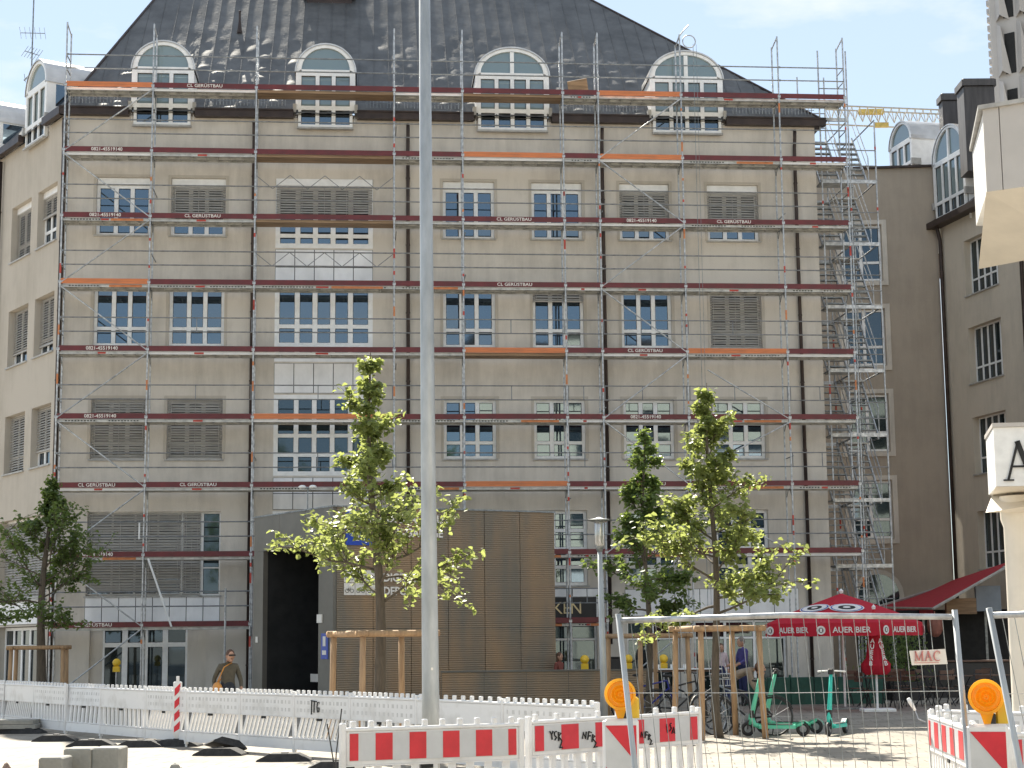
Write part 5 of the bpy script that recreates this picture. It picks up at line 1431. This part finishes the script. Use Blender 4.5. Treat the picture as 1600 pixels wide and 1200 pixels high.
# hedge in planters, green screen, dark bar counter
def bush(loc, rx, ry, h, seed, label):
    t = thing('potted_bush', label, 'bush', loc); q_ = random.Random(seed)
    MB().cbox(-rx*.8,rx*.8,-ry*.8,ry*.8,0,.5,.02).build('planter', M['black'], t)
    l_ = MB()
    for _ in range(900):
        v = Vector((q_.gauss(0,.45)*rx,q_.gauss(0,.45)*ry,.45+q_.random()**.8*h)); d = Vector((q_.gauss(0,1),q_.gauss(0,1),q_.gauss(0,1))).normalized(); s_ = q_.uniform(.04,.09); e = d.orthogonal().normalized()
        l_.add([v,v+d*s_+e*s_*.4,v+d*2*s_,v+d*s_-e*s_*.4],[(0,1,2,3)])
    tag(l_.build('foliage', M['leaf_dark'], t), kind='stuff')
    MB().path([(0,0,.45),(.02,0,h*.8)],.02,5).build('stem', M['bark'], t)
bush(gx(1412,48.5),.55,.4,1.5,3,'dark potted bush behind the folded parasol'); bush(gx(1372,49.0),.45,.4,1.4,4,'dark potted bush left of the taller one under the parasol')
sc_ = thing('green_screen', 'low dark green screen fence along the beer garden', 'fence', gx(1160,45.5), R(3))
for k in range(6): MB().cbox(k*.62,k*.62+.6,0,.04,.02,.72,.01).build('board', M['planter'], sc_)
for k in range(4): MB().cbox(k*1.2,k*1.2+.06,.041,.1,0,.78,.01).build('post', M['planter'], sc_)
bar = thing('dark_bar_counter', 'long dark counter in the shade under the red awning', 'counter', gx(1440,50.0), R(-4))
MB().cbox(0,3.6,0,.5,0,1.0,.02).build('front', M['black'], bar); MB().cbox(-.05,3.65,-.06,.55,1.003,1.05,.01).build('top', M['dark_wood'], bar)
bw = thing('ground_floor_glazing', 'ground floor front behind the beer garden, shade put into its dark colour', 'wall', gx(1345,58), R(-3))
MB().box(0,5.2,0,.1,0,2.6).build('glazing', M['dark'], bw)  # matte dark colour stands in for deep shade, no glass reflection
for k in range(6): MB().box(k*1.02,k*1.02+.08,-.03,-.002,0,2.6).build('mullion', M['steel_dark'], bw)
# long table with cups by the low wall
lt = thing('long_table', 'long wooden table with white top behind the bicycles', 'table', gx(1062,41.5), 0)
MB().cbox(-.9,.9,-.35,.35,.97,1.02,.01).build('top', M['dark_wood'], lt); MB().cbox(-.95,.95,-.38,.38,1.021,1.04,.004).build('cloth', M['white_paint'], lt)
for x in (-.8,.8):
    for y in (-.3,.3): MB().box(x-.03,x+.03,y-.03,y+.03,0,.97).build('leg', M['dark_wood'], lt)
for k,x in enumerate((-.55,-.2,.1,.5)):
    c_ = gx(1062,41.5)+Vector((x,-.1,1.041)); o = tag(MB().lathe([(.03,0),(.045,.01),(.05,.1),(.042,.1),(.03,.02)],10).build('cup', M['white_paint'], None, 'a'), ('leftmost','second from left','third from left','rightmost')[k]+' white cup on the long table','cup','cups on the long table'); o.location = c_
# warning lamps standing behind the low wall
def small_beacon(loc, label):
    b = thing('warning_lamp', label, 'warning lamp', loc)
    MB().lathe([(0,-.08),(.06,-.07),(.1,-.03),(.11,0),(.1,.03),(.05,.07),(0,.08)],16,(0,0,1.26),'Y').build('lens', M['amber_body'], b, True)
    MB().cbox(-.09,.09,-.05,.05,1.02,1.16,.01).build('battery_case', M['amber_body'], b); MB().tube((0,0,0),(0,0,1.05),.025,6).build('stand', M['steel'], b)
for x,y,d,l_ in ((913,1040,43.0,'yellow warning lamp behind the low wall, right of the garage'),(981,1040,43.2,'yellow warning lamp behind the low wall near the fence post'),(1036,1046,42.6,'yellow warning lamp left of the long table'),(183,1045,46.5,'yellow warning lamp in front of the left shop entrance')):
    v = gx(x,d); zt_ = at(x,y,d).z; v.z = zt_-1.26; v.z = max(-.3,v.z); small_beacon((v.x,v.y,max(0,v.z)), l_)
cr_ = thing('black_crate','black crate on the low wall right of the lamp','crate',gx(957,40.7)+Vector((0,0,1.061)))
MB().cbox(-.2,.2,-.12,.12,0,.26,.02).build('bin', M['black'], cr_); MB().box(-.21,.21,-.13,.13,.262,.28).build('rim', M['black'], cr_)

# ------------------------------------------------------------------ bicycles and scooters
def wheel(t, c, r, m_t, name='wheel', spokes=True):
    w = MB(); w.path([Vector(c)+Vector((r*math.cos(k*.2618),0,r*math.sin(k*.2618))) for k in range(24)],.02,6,True); o = w.build(name, m_t, t, True)
    h = MB(); h.tube(Vector(c)-Vector((0,.04,0)),Vector(c)+Vector((0,.04,0)),.022,8)
    if spokes:
        for k in range(12): h.tube(c,Vector(c)+Vector((r*math.cos(k*.5236),0,r*math.sin(k*.5236))),.003,3)
    h.build('spokes', M['steel'], o)
def bicycle(loc, rz_, colr, label, basket=False):
    t = thing('bicycle', label, 'bicycle', loc, rz_, 'parked bicycles')
    r = .34; A, B = (-.52,0,r), (.52,0,r)
    wheel(t,A,r,M['black']); wheel(t,B,r,M['black'])
    bb, st, hd, hd2 = Vector((-.08,0,.30)), Vector((-.22,0,.82)), Vector((.36,0,.86)), Vector((.40,0,.70))
    f = MB()
    for p,q_ in ((bb,st),(st+Vector((.03,0,-.08)),hd),(bb,hd2),(A,bb),(A,st+Vector((.04,0,-.12))),(hd,hd2),(hd2,B)): f.tube(p,q_,.018,7)
    f.build('frame', M[colr], t)
    MB().tube(st,st+Vector((-.03,0,.14)),.013,6).build('seat_post', M['steel'], t)
    s = MB(); s.ell((st.x-.05,0,st.z+.16),.13,.07,.035,10,6); s.build('saddle', M['black'], t, True)
    h = MB(); h.path([(hd.x,0,hd.z),(hd.x-.02,0,hd.z+.14)],.014,6); h.path([(hd.x-.15,-.28,hd.z+.17),(hd.x,-.15,hd.z+.17),(hd.x,.15,hd.z+.17),(hd.x-.15,.28,hd.z+.17)],.013,6); h.build('handlebar', M['black'], t)
    c = MB(); c.lathe([(.09,-.006),(.09,.006)],14,(bb.x,.05,bb.z),'Y'); c.tube(bb+Vector((0,.06,0)),bb+Vector((.12,.08,-.12)),.01,5); c.tube(bb-Vector((0,.06,0)),bb+Vector((-.12,-.08,.12)),.01,5); c.box(bb.x+.08,bb.x+.16,.07,.16,bb.z-.135,bb.z-.115); c.build('crank', M['steel_dark'], t)
    m_ = MB()
    for k in range(10):
        a0, a1 = R(20+k*14), R(20+(k+1)*14)
        for c_ in (A,): m_.tube((c_[0]+.375*math.cos(a0),0,c_[2]+.375*math.sin(a0)),(c_[0]+.375*math.cos(a1),0,c_[2]+.375*math.sin(a1)),.014,4)
    m_.build('mudguard', M['black'], t)
    if basket:
        b = MB()
        for z in (.86,.98,1.08):
            b.path([(.44,-.17,z),(.72,-.17,z),(.72,.17,z),(.44,.17,z)],.007,4,True)
        for k in range(8):
            y = -.17+.34*k/7; b.tube((.72,y,.86),(.72,y,1.08),.005,4); b.tube((.44,y,.86),(.72,y,.86),.005,4)
        b.build('basket', M['steel'], t)
    k_ = MB(); k_.tube((-.1,.03,.28),(-.16,.2,.0),.012,5); k_.build('kickstand', M['steel'], t)
    return t
M['blue_frame'] = mat('blue_frame', (.02,.03,.28), .3, var=.1)
bicycle(gx(1015,37.5)+Vector((0,0,.0)), R(8), 'blue_frame', 'blue bicycle leaning by the low wall behind the warning lamp')
bicycle(gx(1105,32.6), R(60), 'black', 'black bicycle with wire basket left of the tree support', True)
bicycle(gx(1160,31.9), R(165), 'black', 'black bicycle parked behind the first green scooter')
bicycle(gx(1132,33.6), R(115), 'steel_dark', 'grey bicycle behind the tree trunk near the scooters')
bicycle(gx(1060,36.6), R(15), 'black', 'dark bicycle right of the blue one')
def scooter(loc, rz_, colr, label, white_bar=False):
    t = thing('electric_scooter', label, 'scooter', loc, rz_, 'green electric scooters')
    # forward is -x; front wheel at x=-.5
    for c,nm in (((-.50,0,.12),'front_wheel'),((.48,0,.12),'rear_wheel')):
        w = MB(); w.path([Vector(c)+Vector((.095*math.cos(k*.3927),0,.095*math.sin(k*.3927))) for k in range(16)],.032,7,True); o = w.build(nm, M['black'], t, True)
        MB().tube((c[0],-.035,c[2]),(c[0],.035,c[2]),.06,12).build('hub', M['steel_dark'], o)
    d = MB(); d.cbox(-.30,.36,-.08,.08,.13,.20,.02); d.build('deck', M[colr], t)
    d = MB(); d.cbox(-.26,.30,-.075,.075,.201,.21,.004); d.build('grip_mat', M['black'], t)
    MB().path([(-.28,0,.165),(-.38,0,.20),(-.43,0,.34)],[.05,.045,.04],8).build('neck', M[colr], t, True); MB().path([(.34,0,.17),(.42,0,.20),(.50,0,.24)],[.04,.04,.035],8).build('tail', M[colr], t, True)
    d = MB(); d.path([(-.47,0,.20),(-.43,0,.36),(-.33,0,.75),(-.24,0,1.10)],[.042,.046,.036,.03],10); d.build('stem', M[colr], t, True)
    d = MB(); d.path([(-.50,-.05,.12),(-.49,-.05,.25),(-.44,0,.33)],.014,5); d.path([(-.50,.05,.12),(-.49,.05,.25),(-.44,0,.33)],.014,5); d.build('fork', M['black'], t)
    m0 = M['white_paint'] if white_bar else M['black']
    d = MB(); d.path([(-.20,-.26,1.13),(-.22,-.12,1.14),(-.22,.12,1.14),(-.20,.26,1.13)],.016,6); d.build('handlebar', m0, t)
    d = MB(); d.cbox(-.28,-.19,-.05,.05,1.08,1.18,.015); d.build('display', M['black'], t)
    d = MB()
    for s_ in (-1,1): d.path([(-.23,s_*.14,1.12),(-.25,s_*.2,1.10),(-.24,s_*.25,1.08)],.006,4)
    d.build('brake_lever', M['black'], t)
    d = MB(); d.cbox(-.46,-.38,-.045,.045,.32,.46,.01); d.build('lock_box', M['black'], t)
    d = MB()
    for k in range(7):
        a0, a1 = R(10+k*22), R(10+(k+1)*22); d.add([(.48+.15*math.cos(a0),-.045,.12+.15*math.sin(a0)),(.48+.15*math.cos(a0),.045,.12+.15*math.sin(a0)),(.48+.15*math.cos(a1),.045,.12+.15*math.sin(a1)),(.48+.15*math.cos(a1),-.045,.12+.15*math.sin(a1))],[(0,1,2,3)])
    d.build('rear_fender', M[colr] if not white_bar else M['steel'], t)
    d = MB(); d.tube((-.05,.09,.15),(-.08,.2,.0),.01,5); d.build('kickstand', M['black'], t)
    return t
scooter(gx(1208,31.6), R(-12), 'mint', 'green electric scooter nearer the tree, side on')
scooter(gx(1230,32.5), R(-18), 'mint', 'green electric scooter just behind and right of the first one')
scooter(gx(1303,31.8), R(62), 'mint2', 'turquoise electric scooter standing alone facing the camera', True)

# ------------------------------------------------------------------ people
def person(label, loc, rz_, joints, H, mats, hair, bag=False, hair_long=.0, ground_fix=True):
    """joints: dict name->(x,y,z) at 1.70 m scale, facing -y"""
    t = thing('person', label, 'person', loc, rz_)
    J = dict(pelvis=(0,0,.95),spine=(0,.0,1.14),chest=(0,0,1.33),neck=(0,0,1.455),neck2=(0,-.01,1.52),
             hipl=(-.09,0,.90),kneel=(-.10,-.02,.50),ankl=(-.10,.02,.09),toel=(-.11,-.14,.035),
             hipr=(.09,0,.90),kneer=(.10,-.02,.50),ankr=(.10,.02,.09),toer=(.11,-.14,.035),
             shl=(-.17,0,1.40),ell=(-.22,.03,1.13),wrl=(-.23,-.05,.90),shr=(.17,0,1.40),elr=(.22,.03,1.13),wrr=(.23,-.05,.90))
    J.update({k:v for k,v in joints.items() if k != 'head'})
    rad = dict(pelvis=(.15,.12),spine=(.125,.10),chest=(.15,.11),neck=(.065,.06),neck2=(.052,.052),hipl=(.088,.095),kneel=(.06,.06),ankl=(.042,.045),toel=(.038,.03),shl=(.066,.066),ell=(.048,.046),wrl=(.032,.028))
    for k in list(rad):
        if k.endswith('l') and k not in ('pelvis',) : rad[k[:-1]+'r'] = rad[k]
    E_ = [('pelvis','spine'),('spine','chest'),('chest','neck'),('neck','neck2'),('pelvis','hipl'),('hipl','kneel'),('kneel','ankl'),('ankl','toel'),('pelvis','hipr'),('hipr','kneer'),('kneer','ankr'),('ankr','toer'),('chest','shl'),('shl','ell'),('ell','wrl'),('chest','shr'),('shr','elr'),('elr','wrr')]
    nm = list(J); idx = {n:i for i,n in enumerate(nm)}; s_ = H/1.70
    me = bpy.data.meshes.new('body'); me.from_pydata([tuple(Vector(J[n])*s_) for n in nm],[(idx[a],idx[b]) for a,b in E_],[])
    o = bpy.data.objects.new('body', me); col.objects.link(o)
    sk = o.modifiers.new('skin','SKIN'); sk.use_smooth_shade = True
    lay = me.skin_vertices[0] if me.skin_vertices else None
    if lay is None:
        bm = bmesh.new(); bm.from_mesh(me); bm.verts.layers.skin.verify(); bm.to_mesh(me); bm.free(); lay = me.skin_vertices[0]
    for n in nm:
        r_ = rad[n]; lay.data[idx[n]].radius = (r_[0]*s_,r_[1]*s_)
    lay.data[idx['pelvis']].use_root = True
    ss = o.modifiers.new('sub','SUBSURF'); ss.levels = 2
    dg = bpy.context.evaluated_depsgraph_get(); dg.update()
    m2 = bpy.data.meshes.new_from_object(o.evaluated_get(dg)); bpy.data.objects.remove(o)
    m2.materials.clear()
    for k in mats: m2.materials.append(k)          # 0 skin,1 top,2 trousers,3 shoes
    reg = {}
    def setr(ns,v):
        for n in ns: reg[n] = v
    setr(('spine','chest','neck','shl','shr','ell','elr'),1); setr(('pelvis','hipl','hipr','kneel','kneer'),2); setr(('ankl','ankr','toel','toer'),3); setr(('neck2','wrl','wrr'),0)
    pts = []
    for a,b in E_:
        for q_ in (0,.25,.5,.75,1): pts.append((Vector(J[a]).lerp(Vector(J[b]),q_)*s_, reg[a] if q_ < .55 else reg[b]))
    for p in m2.polygons:
        c = p.center; p.material_index = min(pts,key=lambda w: (w[0]-c).length_squared)[1]
        p.use_smooth = True
    link('body', m2, t)
    hc_ = Vector(joints.get('head',Vector(J['neck2'])+Vector((0,-.02,.10))))*s_
    h = MB(); h.ell(hc_,.078*s_,.095*s_,.118*s_,16,12); h.ell(hc_+Vector((0,-.088,-.015))*s_,.014*s_,.022*s_,.026*s_,8,6); h.ell(hc_+Vector((0,-.045,-.075))*s_,.045*s_,.045*s_,.05*s_,10,6)
    for x in (-1,1): h.ell(hc_+Vector((.08*x,.005,-.01))*s_,.014*s_,.024*s_,.034*s_,6,5)
    h.build('head', mats[0], t, True)
    f = MB()
    for x in (-1,1): f.ell(hc_+Vector((.032*x,-.083,.012))*s_,.012*s_,.009*s_,.008*s_,6,4)
    f.box(hc_.x-.024*s_,hc_.x+.024*s_,hc_.y-.094*s_,hc_.y-.085*s_,hc_.z-.062*s_,hc_.z-.054*s_); f.build('face_features', M['ink'], t)
    g_ = MB(); g_.ell(hc_+Vector((0,.018,.028))*s_,.09*s_,.098*s_,.108*s_,14,10)
    if hair_long: g_.ell(hc_+Vector((0,.05,-.05))*s_,.092*s_,.06*s_,(.12+hair_long)*s_,12,8)
    g_.build('hair', hair, t, True)
    for sd_,w,e in (('l','wrl','ell'),('r','wrr','elr')):
        d = (Vector(J[w])-Vector(J[e])).normalized(); p = Vector(J[w])*s_; side_ = d.cross(Vector((0,1,0))).normalized()
        hm = MB(); hm.path([p-d*.01,p+d*.05*s_,p+d*.085*s_],[.028*s_,.036*s_,.030*s_],8)
        for k,L in enumerate((.065,.075,.07,.055)):
            b0 = p+d*.08*s_+side_*(k-1.5)*.017*s_; hm.path([b0,b0+d*L*.55*s_,b0+(d*.9+Vector((0,-.3,0)))*L*s_],[.009*s_,.0085*s_,.007*s_],6)
        b0 = p+d*.03*s_+side_*-.03*s_; hm.path([b0,b0+(d-side_*.7)*.035*s_,b0+(d-side_*.3)*.065*s_],[.011*s_,.01*s_,.008*s_],6)
        hm.build('hand', mats[0], t, True)
    return t
def cm(n,c): return mat(n,c,.8,var=.15,scale=14,bump=.15,bscale=40)
olive, jeans, dblue, pink, grey, shoe = cm('olive_cardigan',(.10,.085,.06)),cm('dark_jeans',(.03,.035,.05)),cm('navy_trousers',(.02,.03,.10)),cm('pale_pink_shirt',(.62,.50,.52)),cm('taupe_shirt',(.27,.21,.16)),cm('dark_shoes',(.03,.03,.03))
blue_s, red_s = cm('blue_red_shirt',(.08,.07,.24)), cm('rust_top',(.22,.06,.045))
w_loc = gx(357,33.0)
w_ = person('woman in dark cardigan with orange bag walking behind the white barriers', w_loc, R(28), dict(head=(.02,-.07,1.60),kneel=(-.10,-.16,.50),ankl=(-.10,-.12,.09),toel=(-.11,-.28,.05),kneer=(.10,.06,.50),ankr=(.10,.26,.14),toer=(.11,.13,.05),ell=(-.25,.12,1.14),wrl=(-.25,.10,.90),elr=(.26,-.02,1.12),wrr=(.24,-.14,.90)), 1.60, [M['skin'],olive,jeans,shoe], M['hair'], hair_long=.0)
bgm = MB(); bgm.ell((-.24,-.10,.86),.10,.15,.17,12,8); bgm.path([(-.24,-.1,1.02),(-.12,-.12,1.3),(.05,-.06,1.38),(.0,.12,1.2),(-.2,.0,1.0)],.012,5)
bo = bgm.build('shoulder_bag', mat('orange_leather',(.62,.26,.05),.5,var=.1), None, True); tag(bo,'orange leather shoulder bag carried by the walking woman','bag'); bo.location = w_loc; bo.rotation_euler.z = R(28)
sg_ = MB(); sg_.box(.02-.065,.02+.065,-.175,-.155,1.505,1.535); sg_.build('sunglasses', M['ink'], w_)
person('man in blue and rust shirt standing at the table near the tree', gx(1160,45.2), R(-70), dict(head=(0,-.05,1.62),ell=(-.23,-.06,1.15),wrl=(-.2,-.28,1.05),elr=(.23,-.05,1.15),wrr=(.2,-.28,1.05)), 1.72, [M['skin'],blue_s,dblue,shoe], M['hair_grey'])
person('person in pale pink shirt behind the tree support post', gx(1124,46.2), R(10), dict(head=(.02,-.06,1.58)), 1.6, [M['skin'],pink,dblue,shoe], M['hair'])
person('person in taupe shirt bending over a bicycle by the tree', gx(1142,34.6), R(78), dict(pelvis=(0,.12,.90),spine=(0,-.06,1.02),chest=(0,-.26,1.10),neck=(0,-.40,1.12),neck2=(0,-.46,1.13),head=(0,-.56,1.14),hipl=(-.09,.10,.86),hipr=(.09,.10,.86),shl=(-.17,-.33,1.12),shr=(.17,-.33,1.12),ell=(-.2,-.40,.86),elr=(.2,-.40,.86),wrl=(-.17,-.52,.66),wrr=(.17,-.52,.66)), 1.7, [M['skin'],grey,dblue,shoe], M['hair'])
person('dark haired person seated behind the low wall by the garage corner', gx(873,43.5), R(60), dict(), 1.40, [M['skin'],red_s,jeans,shoe], M['hair'], hair_long=.06)

# ------------------------------------------------------------------ across the square, behind the photographer: seen mirrored in the windows
opp = thing('opposite_building', 'cream building across the square, mirrored in the right hand windows', 'building', (0,0,0))
TO = Matrix.Translation((60,-26,0)) @ rotz(math.pi)
hs = [(3+4.2*k,5+4.2*k,2+3.6*r_,4+3.6*r_) for k in range(10) for r_ in range(6)]
keep = house; house = opp
m_ = MB(TO); wall_mesh(m_,0,47,0,24,hs,.2); m_.build('wall', mat('cream_render',(.72,.66,.52),.85,var=.06), opp)
m_ = MB(TO); m_.box(.1,46.9,.22,.3,.1,23.9); m_.build('window_panes', M['glass_dim'], opp)
m_ = MB(TO); m_.box(-.3,47.3,-.5,12,24.003,24.5); m_.build('roof', M['pipe'], opp)
house = keep
for i,(x,y,h_) in enumerate(((-14,-24,15),(-4,-27,18),(6,-25,17),(-26,-30,16))):
    t = thing('park_tree', ('broad park tree across the square, far left of four','tall park tree across the square, second of four','park tree across the square next to the cream building','park tree across the square at the outer left')[i], 'tree', (x,y,0), 0, 'park trees across the square')
    MB().path([(0,0,0),(.1,0,h_*.4),(0,.1,h_*.8)],[.35,.25,.08],10).build('trunk', M['bark'], t, True)
    l_ = MB(); q_ = random.Random(i+90)
    cl_ = [Vector((q_.gauss(0,2.0),q_.gauss(0,1.6),h_*.62+q_.gauss(0,h_*.16))) for _ in range(26)]
    for _ in range(2600):
        c_ = q_.choice(cl_); d = Vector((q_.gauss(0,1),q_.gauss(0,1),q_.gauss(0,1))).normalized(); v = c_+d*q_.random()**.4*1.7; e = d.orthogonal().normalized(); f_ = d.cross(e); s_ = q_.uniform(.18,.34)
        l_.add([v,v+e*s_+f_*s_*.5,v+e*2*s_,v+e*s_-f_*s_*.5],[(0,1,2,3)])
    tag(l_.build('crown', M['leaf_dark'], t), kind='stuff')

# ------------------------------------------------------------------ small extras
fl_ = Vector((GL.x,GL.y,0)).lerp(Vector((GK.x,GK.y,0)),.58)+Vector((.15,.4,0))
fd = thing('twin_floodlight', 'pair of small white floodlights on a thin mast on the garage roof', 'floodlight', (fl_.x,fl_.y,GZ))
MB().tube((0,0,-.02),(0,0,.62),.016,6).build('mast', M['steel_dark'], fd)
MB().tube((-.16,0,.62),(.16,0,.62),.012,6).build('crossbar', M['steel_dark'], fd)
for x in (-.13,.13): MB().ell((x,-.06,.63),.10,.12,.055,10,6).build('lamp_head', M['white_paint'], fd, True)
cb = thing('loose_cable', 'two thin black cables leaning against the front striped barrier', 'cable', gx(531,16.7))
for a_,b_,c_ in (((.02,0,1.12),(-.03,0,.7),(-.06,0,.02)),((-.12,.02,.98),(-.05,0,.6),(.0,0,.3))): MB().path([a_,b_,c_],.007,5).build('strand', M['black'], cb)
wt = at(1424,1096,18.3)
wf = thing('white_flex_handle', 'white tubular handle on a bent wire beside the angled striped barrier', 'handle', (0,0,0))
q0, q1, q2 = at(1419,1091,18.3), at(1430,1110,18.3), at(1446,1128,18.2)
MB().path([q0,q0.lerp(q1,.3),q1],[.018,.024,.014],8).build('grip', M['white_paint'], wf, True); MB().path([q1,q1.lerp(q2,.5)+Vector((-.02,0,-.03)),q2],.006,5).build('wire', M['steel'], wf)
